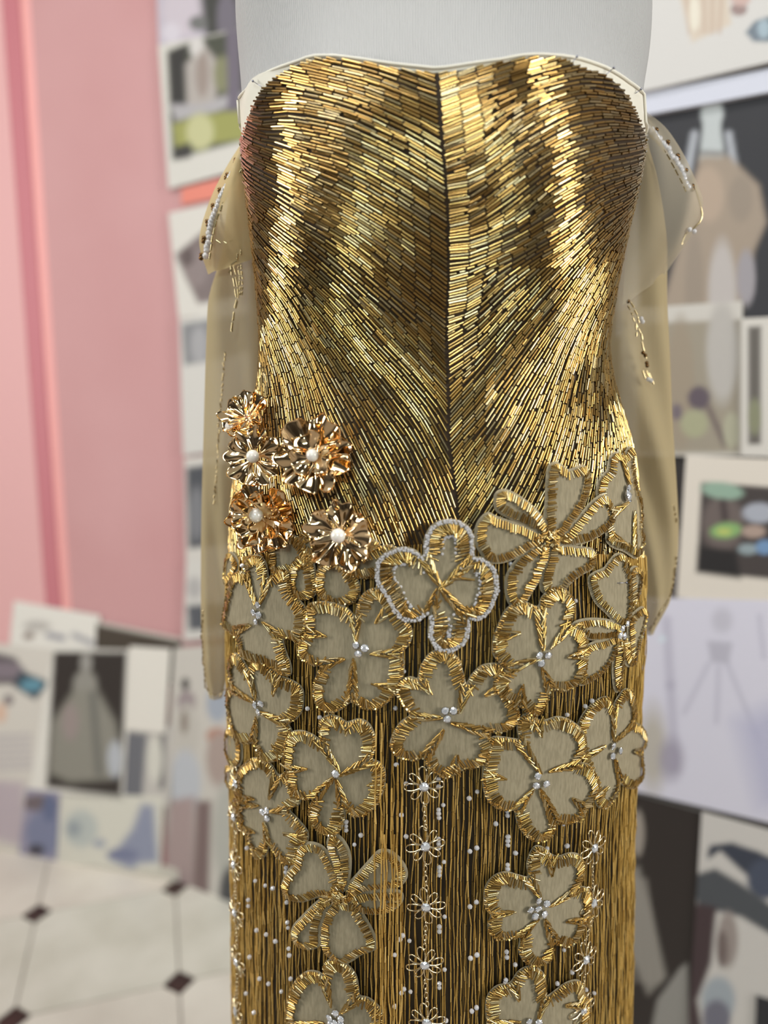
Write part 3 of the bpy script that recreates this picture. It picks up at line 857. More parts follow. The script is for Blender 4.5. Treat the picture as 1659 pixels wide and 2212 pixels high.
# scale of the (u, z) chart: true length per unit of u, and height gain per unit of z over the bust, ignored below 5 %
def bead_lines(field, inside, DS, seeds):
    step = 0.0013
    cell = DS
    occ = {}
    lines = []
    def near(u, z, lim, skip=None):
        i, j = int(u // cell), int(z // cell)
        for a in (i - 1, i, i + 1):
            for b in (j - 1, j, j + 1):
                for (pu, pz, pid) in occ.get((a, b), ()):
                    if pid != skip and (pu - u) ** 2 + (pz - z) ** 2 < lim * lim:
                        return True
        return False
    queue = list(seeds)
    qi = 0
    while qi < len(queue):
        u, z = queue[qi]; qi += 1
        if not inside(u, z) or near(u, z, DS * 0.96):
            continue
        halves = []
        for sgn in (1, -1):
            pu, pz, pts, last = u, z, [], None
            for _ in range(400):
                a = field.at(pu, pz)[0]
                du, dz = math.cos(a), math.sin(a)
                if last is None:
                    du, dz = du * sgn, dz * sgn
                elif du * last[0] + dz * last[1] < 0:
                    du, dz = -du, -dz
                last = (du, dz)
                pu += du * step; pz += dz * step
                if not inside(pu, pz) or near(pu, pz, DS * 0.87):
                    break
                pts.append((pu, pz))
            halves.append(pts)
        line = halves[1][::-1] + [(u, z)] + halves[0]
        if len(line) < 4:
            continue
        lid = len(lines)
        lines.append(line)
        for p in line:
            occ.setdefault((int(p[0] // cell), int(p[1] // cell)), []).append((p[0], p[1], lid))
        for k in range(0, len(line), 2):
            a = field.at(*line[k])[0]
            for s in (1, -1):
                queue.append((line[k][0] - math.sin(a) * DS * s, line[k][1] + math.cos(a) * DS * s))
    return lines

u_lo, u_hi = float(tu[0]) - 0.045, float(tu[-1]) + 0.045
DSEP = 0.00182
beads = []                                          # u0, z0, u1, z1
for side, pts in ((-1, LEFT), (1, RIGHT)):
    fld = Field(pts)
    def inside(u, z, side=side):
        return u_lo < u < u_hi and z_bot(u) - 0.004 < z < z_top(u) - 0.0008 and (u - u_seam(z)) * side > 0.0008
    # seed beside the seam so that the first column lines up there
    seeds = [(float(u_seam(z)) + side * 0.004, z) for z in np.linspace(sz[0], sz[-1], 60)]
    seeds += [(rng.uniform(u_lo, u_hi), rng.uniform(sz[-1], sz[0] + 0.02)) for _ in range(400)]
    for line in bead_lines(fld, inside, DSEP, seeds):
        L = np.array(line)
        e0, e1 = abs(L[0, 0] - u_seam(L[0, 1])), abs(L[-1, 0] - u_seam(L[-1, 1]))
        if e1 < e0:
            L = L[::-1]
        touches = min(e0, e1) < 0.004
        l = np.concatenate([[0], np.cumsum(np.linalg.norm(np.diff(L, axis=0), axis=1))])
        s = 0.0 if touches else -rng.random() * 0.006
        k = 0
        while s < l[-1] - 0.002:
            m_ = np.interp(max(s, 0) + 0.004, l, np.arange(len(l)))
            bl = fld.at(*L[int(m_)])[1] * (rng.uniform(0.94, 1.03) if k < 2 else rng.uniform(0.74, 1.08))
            a0, a1 = max(s, 0.0), min(s + bl, l[-1])
            if a1 - a0 > 0.0035:
                beads.append((np.interp(a0, l, L[:, 0]), np.interp(a0, l, L[:, 1]), np.interp(a1, l, L[:, 0]), np.interp(a1, l, L[:, 1])))
            s += bl + rng.uniform(0.0005, 0.0013)
            k += 1
beads = np.array(beads) + np.array([[rng.gauss(0, 0.00010) for _ in range(4)] for _ in beads])
RB = 0.00080
offs = RB + 0.0009 + np.array([rng.uniform(-0.0002, 0.0004) for _ in beads])
P0 = S(beads[:, 0], beads[:, 1], offs + np.array([rng.gauss(0, 0.00024) for _ in beads]))
P1 = S(beads[:, 2], beads[:, 3], offs + np.array([rng.gauss(0, 0.00024) for _ in beads]))
NB = SN((beads[:, 0] + beads[:, 2]) / 2, (beads[:, 1] + beads[:, 3]) / 2)[0]
SHADES = np.array([s2l(c) for c in ((210, 172, 100), (194, 157, 88), (224, 188, 114), (188, 164, 108), (214, 194, 146))])
shade = np.array([rng.randrange(5) for _ in beads])
px_len = np.linalg.norm(project(P1) - project(P0), axis=1)
facing = (NB * nrm(CAM - P0)).sum(1) > 0.1
order = np.argsort(-px_len * facing)
single = set(order[:300].tolist())
rest = np.array([i for i in range(len(beads)) if i not in single])
V, F, k = cyls(P0[rest], P1[rest], RB, 8, up=NB[rest])
tag(link('bugle_bead_rows', mesh_np('bugle_bead_rows', V, F, np.repeat(SHADES[shade[rest]] * np.array([[rng.uniform(0.72, 1.2)] for _ in rest]), k, 0)), m_bead, gown), kind='stuff')
bead_me = []
for sct in range(5):
    V, F, k = cyls([(0, 0, -0.5)], [(0, 0, 0.5)], 1.0, 8)
    me = mesh_np('bugle_bead', V, F, np.tile(SHADES[sct], (len(V), 1)))
    me.materials.append(m_bead)
    bead_me.append(me)
inv_gown = inv_world(gown)
def place(name, me, parent, M, inv):
    o = bpy.data.objects.new(name, me)
    C.objects.link(o)
    o.parent = parent
    o.matrix_parent_inverse = inv
    o.matrix_basis = M
    return o
for i in sorted(single):
    d_ = P1[i] - P0[i]
    L_ = np.linalg.norm(d_)
    z_ = Vector(d_ / L_); x_ = Vector(NB[i]); x_ = (x_ - z_ * x_.dot(z_)).normalized(); y_ = z_.cross(x_)
    M = Matrix(((x_[0] * RB, y_[0] * RB, z_[0] * L_, 0), (x_[1] * RB, y_[1] * RB, z_[1] * L_, 0), (x_[2] * RB, y_[2] * RB, z_[2] * L_, 0), (0, 0, 0, 1)))
    M.translation = Vector((P0[i] + P1[i]) / 2)
    place('bugle_bead', bead_me[shade[i]], gown, M, inv_gown)
# --- fringe: every strand a string of thin bugle beads
FSH = np.array([s2l(c) for c in ((222, 182, 100), (208, 168, 88), (234, 196, 116), (192, 152, 76))])
def strand(u0, ztop, zlow, off, r, bright=1.0, wander=0.0011):
    zz = ztop
    u, vel = u0, 0.0
    A, B = [], []
    o1 = off
    while zz > zlow:
        L_ = rng.uniform(0.0105, 0.0135)
        du = rng.gauss(0, wander * 0.35) + (u0 - u) * 0.25
        o2 = off + rng.uniform(-0.0006, 0.0008)
        A.append((u, zz, o1)); B.append((u + du, zz - L_, o2))
        u += du + rng.uniform(-0.0002, 0.0002); zz -= L_ + 0.0005; o1 = o2
    A, B = np.array(A), np.array(B)
    V, F, k = cyls(S(A[:, 0], A[:, 1], A[:, 2]), S(B[:, 0], B[:, 1], B[:, 2]), r, 6)
    cols = np.repeat(FSH[[rng.randrange(4) for _ in A]] * bright * np.array([[rng.uniform(0.85, 1.1)] for _ in A]), k, 0)
    o = link('fringe_strand', mesh_np('fringe_strand', V, F, cols), m_fringe, gown)
    return o
fr_lo, fr_hi = u_lo + 0.01, u_hi - 0.01
edge_u = float(hit([(1330, 1800)])[0][0]); edge_l = float(hit([(575, 1900)])[0][0])
u = fr_lo
while u < fr_hi:
    dense = u > edge_u or u < edge_l
    strand(u, float(z_bot(u)) + 0.003, 0.56, rng.uniform(0.0026, 0.0042), rng.uniform(0.00048, 0.00060), 1.05 if dense else 1.0)
    u += rng.uniform(0.0016, 0.0024) if dense else rng.choice((0.0017, 0.0020, 0.0023, 0.0027, 0.0034))
# a darker layer of strands behind, joined into one
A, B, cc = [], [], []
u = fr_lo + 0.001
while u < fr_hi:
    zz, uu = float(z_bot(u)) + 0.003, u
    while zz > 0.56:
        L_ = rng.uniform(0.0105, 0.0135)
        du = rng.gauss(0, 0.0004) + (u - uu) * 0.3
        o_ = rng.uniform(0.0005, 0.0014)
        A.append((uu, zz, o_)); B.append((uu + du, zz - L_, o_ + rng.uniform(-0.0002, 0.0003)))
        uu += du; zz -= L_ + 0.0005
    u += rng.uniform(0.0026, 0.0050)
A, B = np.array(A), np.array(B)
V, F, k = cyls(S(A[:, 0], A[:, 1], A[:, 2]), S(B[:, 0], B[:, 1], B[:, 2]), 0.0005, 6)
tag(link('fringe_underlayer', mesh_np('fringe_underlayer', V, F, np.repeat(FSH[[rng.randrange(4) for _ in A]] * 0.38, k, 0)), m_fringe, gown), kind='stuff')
for px, py in ((812, 1545), (823, 1560), (834, 1690), (845, 1700), (858, 1650), (868, 1720), (829, 1800), (851, 1800)):
    uu, zz, _ = hit([(px, py)], 0.012)
    strand(float(uu[0]), float(zz[0]), 0.56, 0.0138, 0.00062, 1.05)

# --- clear crystals strung into the fringe
CRY = {'F': [(115,515),(125,937),(160,1315),(195,1080),(195,1475),(440,1050),(440,1105),(475,1240),(440,1275),(440,1303),(443,1335),(730,1140),(670,1190),(960,1282),(960,1320),(870,1380),(965,1475),(963,1505),(963,1540),(725,1560),(675,1585),(1020,1598),
             (1400,1545),(1405,565),(1590,460),(1540,500),(440,1500),(440,1530),(440,1560)],
       'I': [(35,345),(30,750),(35,1145),(35,1535),(325,380),(325,1215),(265,70),(268,100),(178,160),(268,260),(268,290),(268,320),(268,470),(268,500),(260,1120),(262,1160),(255,1330),(250,1352),(715,325),(565,345),(685,165),(690,1105),(915,1425),(855,1400),(640,1355),(750,1270)],
       'H': [(990,70),(685,220),(637,290),(575,120),(575,152),(575,182),(1025,230),(1270,250),(1270,285),(1270,315),(1310,420),(1275,462),(1275,490),(1275,520),(1505,340),(1557,315),(1505,755),(1555,720),(1510,1140),(1560,1115),(1520,1535),(1555,1510),(1275,905),(1275,940),(1315,1225),
             (1275,1330),(1275,1360),(1325,1605),(1315,830),(980,1000),(1000,970),(1050,1010),(990,1400),(1010,1370),(1058,1390),(940,1115),(942,1500),(125,462),(125,495),(130,720),(135,870),(140,910),(45,1010),(145,1065),(150,1115),(160,1290),(90,1385),(25,615)],
       'L': [(1473,540),(1530,567),(1575,583),(1433,650),(1433,685),(1480,825),(1535,850),(1590,890),(1440,980),(1497,1105),(1548,1135),(1420,1190),(1465,1300),(1425,350)],
       'A': [(838,1210),(1497,1210),(930,1275),(1560,935),(355,145),(1500,1630)], 'C': [(1120,480),(1020,680),(1605,755)]}
pts = np.concatenate([T(k, v) for k, v in CRY.items()])
cu, cz, _ = hit(pts, 0.006)
V, F, k = balls([(0, 0, 0)], 1.0, 8, 6)
cry_me = mesh_np('crystal_bead', V, F, smooth=False)
cry_me.materials.append(m_clear)
PC = S(cu, cz, np.full(len(cu), 0.0062))
for p in PC:
    r_ = rng.uniform(0.0017, 0.0021)
    M = Matrix.Translation(Vector(p)) @ Matrix.Rotation(rng.uniform(0, 3), 4, 'Z') @ Matrix.Diagonal((r_, r_, r_ * 0.9, 1))
    place('crystal_bead', cry_me, gown, M, inv_gown)

# --- rhinestones: faceted stone in a small silver cup with four prongs
def gem_mesh():
    n = 8
    V, F = [], []
    prof = [(0.0, 0.62), (0.50, 0.62), (0.86, 0.38), (0.98, 0.22)]
    V.append((0, 0, 0.62))
    for ri, (r, z) in enumerate(prof[1:]):
        for i in range(n):
            a = (i + 0.5 * (ri % 2)) * 2 * math.pi / n
            V.append((r * math.cos(a), r * math.sin(a), z))
    tri = [(0, 1 + i, 1 + (i + 1) % n) for i in range(n)]
    for ri in range(2):
        b0, b1 = 1 + ri * n, 1 + (ri + 1) * n
        for i in range(n):
            j = (i + 1) % n
            if ri % 2 == 0:
                tri += [(b0 + i, b1 + i, b0 + j), (b0 + j, b1 + i, b1 + j)]
            else:
                tri += [(b0 + i, b1 + i, b1 + j), (b0 + i, b1 + j, b0 + j)]
    gm = mesh_np('rhinestone', np.array(V), [np.array(tri)], smooth=False)
    gm.materials.append(m_gem)
    # cup and prongs share the mesh through a second material
    Vc, Fc = [], []
    for r, z in ((0.75, -0.3), (1.06, 0.1), (1.06, 0.26), (0.95, 0.26)):
        for i in range(12):
            a = i * 2 * math.pi / 12
            Vc.append((r * math.cos(a), r * math.sin(a), z))
    parts = [(np.array(Vc), [grid_faces(4, 12, True)])]
    for i in range(4):
        a = math.pi / 4 + i * math.pi / 2
        parts.append(tube([(1.05 * math.cos(a), 1.05 * math.sin(a), 0.1), (1.0 * math.cos(a), 1.0 * math.sin(a), 0.42), (0.8 * math.cos(a), 0.8 * math.sin(a), 0.52)], 0.13, 5))
    Vg, Fg = join([(np.array(V), [np.array(tri)])] + parts)
    me = mesh_np('rhinestone', Vg, Fg, smooth=False)
    me.materials.append(m_gem); me.materials.append(m_silver)
    mi = np.array([0 if all(v < len(V) for v in p.vertices) else 1 for p in me.polygons], np.int32)
    me.polygons.foreach_set('material_index', mi)
    return me
gem_me = gem_mesh()
def frame_at(u, z, off, spin=0.0, tilt=(0, 0)):
    n, tu_, tz_ = SN(np.array([u]), np.array([z]))
    n, x_ = Vector(n[0]), Vector(tu_[0])
    y_ = n.cross(x_)
    R = Matrix((x_, y_, n)).transposed().to_4x4()
    R = R @ Matrix.Rotation(tilt[0], 4, 'X') @ Matrix.Rotation(tilt[1], 4, 'Y') @ Matrix.Rotation(spin, 4, 'Z')
    R.translation = Vector(S(np.array([u]), np.array([z]), np.array([off]))[0])
    return R
def rhinestone(px, off, r, parent, inv):
    u_, z_, _ = hit([px], off)
    M = frame_at(float(u_[0]), float(z_[0]), off, rng.uniform(0, 3), (rng.uniform(-0.25, 0.25), rng.uniform(-0.25, 0.25))) @ Matrix.Diagonal((r, r, r, 1))
    return place('rhinestone', gem_me, parent, M, inv)

# --- flower appliques
GOLD = np.array([s2l(c) for c in ((194, 158, 90), (204, 172, 108), (172, 138, 76), (220, 200, 152))])
def offset_in(P, dist):
    """move a closed (u, z) outline along its inward normal"""
    Tn = nrm(np.roll(P, -1, 0) - np.roll(P, 1, 0))
    Nn = np.stack([-Tn[:, 1], Tn[:, 0]], 1)
    area2 = np.sum(P[:, 0] * np.roll(P[:, 1], -1) - np.roll(P[:, 0], -1) * P[:, 1])
    return P + Nn * (1 if area2 > 0 else -1) * np.asarray(dist)[..., None] if np.ndim(dist) else P + Nn * (1 if area2 > 0 else -1) * dist, Tn, Nn * (1 if area2 > 0 else -1)

def band_beads(P, off, rows, out):
    Q, Tn, Nn = offset_in(P, 0.0)
    ker = np.ones(5) / 5
    Nn = nrm(np.stack([np.convolve(np.concatenate([Nn[-2:, k], Nn[:, k], Nn[:2, k]]), ker, 'valid') for k in (0, 1)], 1))
    n = len(P)
    for (d0, d1, ph, o0, o1) in rows:
        for i in range(n):
            j = rng.uniform(-0.0005, 0.0005)
            nn = Nn[i] + Tn[i] * (0.22 + rng.uniform(-0.10, 0.10))
            a = P[i] + Tn[i] * ph + nn * (d0 + j)
            b = P[i] + Tn[i] * ph + nn * (d1 + j + rng.uniform(-0.0008, 0.0008))
            out.append((a[0], a[1], off + o0 + rng.uniform(-0.0003, 0.0004), b[0], b[1], off + o1 + rng.uniform(-0.0004, 0.0009)))

def spur_beads(a, b, off, out, w=0.0046):
    a, b = np.array(a), np.array(b)
    L_ = np.linalg.norm(b - a)
    t = (b - a) / max(L_, 1e-6)
    n = np.array([-t[1], t[0]])
    for i in range(int(L_ / 0.0017) + 1):
        f = i * 0.0017 / L_
        for s in (-1, 1):
            ww = w * (1.0 - 0.65 * f)
            p0 = a + t * (i * 0.0017 - 0.002) + n * s * ww + np.array([rng.uniform(-0.0005, 0.0005), rng.uniform(-0.0005, 0.0005)])
            p1 = p0 + t * rng.uniform(0.0052, 0.0068) - n * s * ww * rng.uniform(0.55, 1.0)
            out.append((p0[0], p0[1], off + 0.0011 + rng.uniform(0, 0.0005), p1[0], p1[1], off + 0.0020 + rng.uniform(-0.0003, 0.0010)))

def tulle_mesh(P, cen, off):
    """fan of rings from the centre so that the cut cloth follows the body"""
    n = len(P)
    ts = (0.0, 0.3, 0.55, 0.78, 0.93, 1.0)
    UV, O = [], []
    for t in ts:
        UV.append(cen * (1 - t) + P * t)
        O.append(np.full(n, off + (0.0 if t < 0.9 else -0.0006 * (t - 0.9) * 10)))
    UV, O = np.concatenate(UV), np.concatenate(O)
    V = S(UV[:, 0], UV[:, 1], O)
    F = grid_faces(len(ts), n, True)[n:]
    tri = np.array([(0, n + (i + 1) % n, n + i) for i in range(n)])
    return V, [F, tri]

def applique(label, crop, loops, spurs=(), gems=(), gem_r=0.0028, off=0.0075, crystal=False, knob=None, centre=None, band=1.0, bright=1.0):
    tparts, out, cry = [], [], []
    for loop in loops:
        pl, _ = smooth_closed(T(crop, loop), None)
        u_, z_, ok = hit(pl, off)
        if ok.sum() < 8:
            continue
        P = np.stack([u_, z_], 1)
        keep = np.concatenate([[True], np.linalg.norm(np.diff(P, axis=0), axis=1) > 1e-5])
        P, per = smooth_closed(P[keep][::2], None)
        n = max(20, int(per / 0.00178))
        l = np.concatenate([[0], np.cumsum(np.linalg.norm(np.diff(np.concatenate([P, P[:1]]), axis=0), axis=1))])
        s = np.linspace(0, l[-1], n, endpoint=False)
        PP = np.concatenate([P, P[:1]])
        P = np.stack([np.interp(s, l, PP[:, k]) for k in (0, 1)], 1)
        cen = P.mean(0)
        if centre is not None and len(loops) == 1:
            cu_, cz_, _ = hit(T(crop, [centre]), off)
            cen = np.array([cu_[0], cz_[0]])
        # bead band, then cloth a little outside it
        rows = [(0.0012 * band, 0.0080 * band, 0.0, 0.0012, 0.0021)] + ([(-0.0002, 0.0016, 0.0009, 0.0005, 0.0017)] if band > 0.82 else [])
        if crystal:
            rows = [(0.0030, 0.0085, 0.0, 0.0012, 0.0021), (0.0062, 0.0112, 0.001, 0.0013, 0.0019)]
        band_beads(P, off, rows, out)
        if crystal:
            for dd in (0.0006, 0.0018, 0.0116):
                Q, _, _ = offset_in(P, dd)
                for q in Q[::1 if dd < 0.01 else 2]:
                    cry.append((q[0] + rng.uniform(-.0006, .0006), q[1] + rng.uniform(-.0006, .0006), off + 0.0011 + rng.uniform(0, 0.0006)))
        Q, _, _ = offset_in(P, -0.0008)
        tparts.append(tulle_mesh(Q, cen, off))
    for (a, b) in spurs:
        su_, sz_, _ = hit(T(crop, [a, b]), off)
        spur_beads((su_[0], sz_[0]), (su_[1], sz_[1]), off, out, 0.0046 * band)
    V, F = join(tparts)
    fl = tag(link('flower_applique', mesh_np('flower_applique', V, F), m_tulle, gown), label)
    inv = inv_world(fl)
    if knob:
        ku, kz, _ = hit(T(crop, [knob]), off)
        for _ in range(60):
            r_, a_ = 0.0065 * math.sqrt(rng.random()), rng.uniform(0, 6.3)
            h_ = 0.0045 * (1 - (r_ / 0.0075) ** 2)
            p0 = (ku[0] + r_ * math.cos(a_), kz[0] + r_ * math.sin(a_))
            b_ = rng.uniform(0, 6.3)
            out.append((p0[0], p0[1], off + 0.001 + h_, p0[0] + 0.003 * math.cos(b_), p0[1] + 0.003 * math.sin(b_), off + 0.0012 + h_ * 0.9))
    O_ = np.array(out)
    Q0, Q1 = S(O_[:, 0], O_[:, 1], O_[:, 2]), S(O_[:, 3], O_[:, 4], O_[:, 5])
    ln = np.linalg.norm(Q1 - Q0, axis=1)
    g_ = (ln < 0.02) & (ln > 0.001)
    Q0, Q1 = Q0[g_], Q1[g_]
    V, F, k = cyls(Q0, Q1, 0.00076, 6)
    cols = np.repeat(GOLD[[rng.randrange(4) for _ in Q0]] * bright * np.array([[rng.uniform(0.8, 1.12)] for _ in Q0]), k, 0)
    tag(link('bead_border', mesh_np('bead_border', V, F, cols), m_border, fl), kind='stuff')
    if cry:
        cr = np.array(cry)
        V, F, k = balls(S(cr[:, 0], cr[:, 1], cr[:, 2]), np.array([rng.uniform(0.0009, 0.0013) for _ in cr]), 6, 4)
        tag(link('crystal_border', mesh_np('crystal_border', V, F, smooth=False), m_clear, fl), kind='stuff')
    for g in gems:
        rr = gem_r
        if len(g) == 3:
            rr = g[2]
        rhinestone(tuple(T(crop, [g[:2]])[0]), off + 0.0022, rr, fl, inv)
    return fl

applique('applique with a four stone centre at the left hip, right of the sleeve end', 'A',
  [[(385,105),(430,72),(490,85),(525,140),(545,240),(590,200),(650,178),(692,195),(705,270),(720,350),(800,440),(832,520),(830,600),(805,660),(775,712),(690,690),(650,700),(672,790),(705,880),(705,955),(655,960),(580,915),(500,880),(420,860),(352,820),(325,750),(312,690),(270,640),(222,610),(218,560),(225,500),(235,420),(250,340),(268,260),(290,215),(340,192),(388,222),(372,170)]],
  [((388,215),(455,415)),((545,235),(502,405)),((655,700),(528,572)),((305,635),(405,592))], [(465,437),(433,492),(472,516),(452,562)], centre=(470,500), off=0.0078)
applique('heart petalled applique with three stones left of the crystal edged flower', 'A',
  [[(832,450),(880,425),(960,420),(1050,435),(1130,470),(1192,525),(1212,450),(1250,370),(1310,328),(1375,325),(1450,370),(1510,460),(1570,560),(1610,610),(1618,665),(1592,735),(1545,795),(1556,870),(1550,960),(1520,1060),(1450,1150),(1370,1207),(1300,1217),(1230,1200),(1168,1158),(1110,1195),(1050,1232),(980,1237),(920,1200),(882,1120),(882,1040),(910,950),(938,892),(880,890),(800,850),(765,785),(772,715),(808,665),(822,610),(818,560),(818,500)]],
  [((1195,520),(1202,685)),((1540,798),(1345,800)),((1170,1155),(1185,855)),((940,890),(1095,840)),((835,640),(942,662)),((1450,470),(1368,556)),((1490,1060),(1372,1035))],
  [(1197,740),(1262,762),(1213,803)], centre=(1215,775), off=0.0086)
applique('crystal edged grey applique with pointed four petals at the centre front', 'C',
  [[(470,360),(475,300),(520,210),(600,165),(700,160),(790,200),(835,270),(842,350),(850,432),(910,440),(975,490),(1022,580),(1022,680),(990,790),(945,860),(880,895),(815,900),(810,960),(800,1030),(760,1090),(680,1130),(600,1130),(540,1090),(505,1010),(510,920),(500,860),(440,898),(370,915),(290,890),(230,820),(180,730),(130,660),(105,590),(105,500),(130,440),(210,388),(300,362),(390,380),(460,428)]],
  [((462,425),(582,635)),((845,440),(615,640)),((812,895),(600,670)),((505,855),(560,690)),((810,560),(700,580))], centre=(590,660), off=0.0100, crystal=True)
applique('six petal applique with a gold bead knob at the right waist', 'D',
  [[(650,185),(690,150),(740,165),(800,205),(860,185),(920,175),(960,240),(965,330),(930,430),(860,550),(760,680),(690,735),(640,690),(620,560),(630,420),(635,280)],
   [(1040,390),(1090,400),(1130,460),(1155,520),(1120,610),(1040,680),(930,735),(830,755),(720,745),(705,725),(780,660),(870,560),(960,450)],
   [(690,755),(800,765),(900,775),(980,790),(1002,850),(980,930),(900,975),(820,1035),(760,1100),(690,1130),(620,1115),(590,1070),(600,980),(640,860),(655,790)],
   [(650,775),(645,860),(605,950),(570,1035),(520,1110),(480,1180),(420,1212),(360,1200),(328,1110),(330,1000),(370,920),(440,840),(540,770),(610,735)],
   [(100,640),(130,570),(190,520),(245,545),(320,570),(450,612),(560,660),(640,705),(580,755),(480,810),(380,862),(280,890),(190,880),(140,820),(100,740)],
   [(243,440),(250,380),(300,348),(370,365),(450,410),(540,480),(605,560),(650,660),(640,705),(560,652),(450,602),(330,545),(258,500)]],
  [((1120,520),(1205,462))], knob=(655,715), off=0.0092, band=0.80)
applique('tall applique with two silver stones on the right hip edge', 'D',
  [[(1010,330),(1035,260),(1085,200),(1105,110),(1150,72),(1205,85),(1245,35),(1275,55),(1275,140),(1285,220),(1300,320),(1330,420),(1340,540),(1340,640),(1352,720),(1340,800),(1300,850),(1255,830),(1210,800),(1130,770),(1080,720),(1078,670),(1040,560),(1010,440)]],
  [((1185,95),(1228,285)),((1275,790),(1272,530)),((1095,680),(1205,745))], [(1238,335,0.0028),(1232,392,0.0046)], centre=(1200,420), off=0.0062, band=0.78)
applique('six petal applique with stone cluster on the right hip edge below the tall one', 'D',
  [[(950,1000),(990,960),(1060,930),(1100,880),(1150,825),(1210,830),(1235,920),(1262,1020),(1262,1150),(1250,1300),(1205,1350),(1150,1335),(1080,1260),(1000,1180),(958,1080)],
   [(830,1345),(900,1310),(1010,1303),(1120,1320),(1190,1370),(1180,1420),(1080,1450),(950,1455),(870,1410)],
   [(880,1570),(960,1490),(1070,1455),(1165,1430),(1160,1520),(1115,1620),(1040,1720),(910,1795),(870,1760)],
   [(1165,1440),(1205,1490),(1212,1600),(1195,1720),(1172,1840),(1140,1820),(1126,1700),(1135,1580)],
   [(1205,1440),(1240,1470),(1275,1570),(1262,1650),(1225,1640),(1195,1540)],
   [(1240,1320),(1280,1260),(1345,1215),(1372,1270),(1345,1400),(1310,1520),(1280,1640),(1245,1610),(1240,1480)],
   [(1250,960),(1290,915),(1335,960),(1325,1100),(1300,1160),(1262,1240),(1255,1100)]],
  [], [(1230,1340),(1195,1375),(1210,1430),(1180,1425)], off=0.0070, band=0.66)
applique('four petal applique with three stones below the knobbed flower', 'P',
  [[(1167,1311),(1175,1291),(1194,1276),(1214,1273),(1232,1283),(1244,1303),(1242,1328),(1236,1348),(1252,1357),(1268,1375),(1271,1395),(1264,1414),(1270,1438),(1261,1464),(1244,1484),(1220,1493),(1195,1491),(1189,1502),(1182,1522),(1165,1545),(1144,1542),(1127,1526),(1101,1517),(1078,1502),(1067,1481),(1077,1461),(1095,1446),(1082,1432),(1069,1415),(1067,1398),(1071,1375),(1081,1348),(1095,1320),(1116,1305),(1137,1303),(1156,1311)]],
  [((1167,1312),(1173,1398)),((1235,1348),(1195,1394)),((1266,1412),(1236,1416)),((1193,1490),(1172,1446)),((1097,1445),(1159,1423)),((1073,1378),(1114,1369)),((1125,1524),(1127,1488))],
  [(1168,1416),(1187,1416),(1172,1433)], centre=(1175,1418), off=0.0112)
applique('five lobed applique with three stones at the lower centre front', 'F',
  [[(285,300),(310,210),(370,120),(440,88),(520,98),(590,160),(615,240),(650,345),(690,280),(760,210),(840,190),(905,198),(940,250),(968,330),(995,420),(1032,480),(1045,560),(1030,630),(970,682),(890,700),(825,705),(842,765),(850,830),(800,920),(720,960),(640,970),(560,1012),(490,1042),(420,1000),(360,960),(328,892),(250,907),(160,895),(95,850),(78,780),(110,690),(160,620),(225,572),(180,510),(140,440),(130,370),(170,310),(230,290)]],
  [((652,350),(600,525)),((228,574),(415,582)),((825,702),(570,630)),((330,890),(458,703)),((295,305),(362,382)),((950,350),(818,402)),((555,1000),(572,882))],
  [(487,538),(552,538),(505,597)], centre=(520,570), off=0.0098)
applique('four petal applique with three stones right of the lower centre one', 'F',
  [[(1050,745),(1040,660),(1065,590),(1120,562),(1185,600),(1250,608),(1340,583),(1430,608),(1512,670),(1547,750),(1537,840),(1505,920),(1570,940),(1630,1020),(1642,1120),(1600,1200),(1560,1270),(1520,1340),(1440,1372),(1360,1375),(1325,1372),(1318,1420),(1280,1480),(1220,1512),(1150,1500),(1080,1440),(1040,1370),(1018,1282),(960,1277),(880,1260),(810,1190),(783,1100),(780,1000),(798,900),(825,800),(850,738),(930,738),(1000,748)]],
  [((1047,748),(1192,978)),((1503,922),(1298,972)),((1322,1370),(1208,1128)),((1022,1280),(1142,1122)),((1185,600),(1202,700)),((795,1010),(908,1030)),((1550,1265),(1452,1190))],
  [(1190,1020),(1180,1092),(1255,1078)], centre=(1205,1050), off=0.0106)
applique('four petal applique with three stones at the right side edge', 'G',
  [[(800,640),(840,560),(900,490),(970,442),(1030,440),(1055,500),(1090,445),(1140,380),(1188,385),(1212,450),(1220,550),(1207,615),(1250,640),(1285,700),(1285,790),(1262,850),(1270,950),(1255,1050),(1200,1108),(1145,1092),(1108,1070),(1092,1130),(1060,1200),(1000,1260),(945,1240),(915,1150),(880,1050),(840,950),(800,850),(780,740)]],
  [((1058,505),(1052,715)),((1207,618),(1075,745)),((1108,1070),(1060,905)),((815,900),(972,798)),((1265,840),(1208,832)),((935,1190),(988,1118))],
  [(1060,795),(1110,830),(1055,870)], centre=(1060,835), off=0.0072, band=0.85)
applique('five petal applique with three stones at the left edge under the hip flower', 'A',
  [[(260,850),(290,802),(340,830),(405,930),(412,880),(450,843),(510,860),(560,910),(640,970),(730,1010),(792,1060),(802,1140),(792,1220),(742,1290),(690,1322),(715,1375),(700,1435),(680,1505),(640,1575),(570,1605),(510,1605),(480,1565),(455,1505),(440,1455),(400,1467),(350,1462),(300,1415),(270,1335),(250,1235),(242,1150),(246,1070),(272,1035),(260,960),(255,890)]],
  [((405,930),(458,1115)),((268,1040),(435,1148)),((690,1320),(515,1238)),((440,1455),(466,1285)),((610,965),(598,1075)),((640,1560),(598,1495))],
  [(445,1180),(488,1170),(470,1232)], centre=(470,1195), off=0.0070)
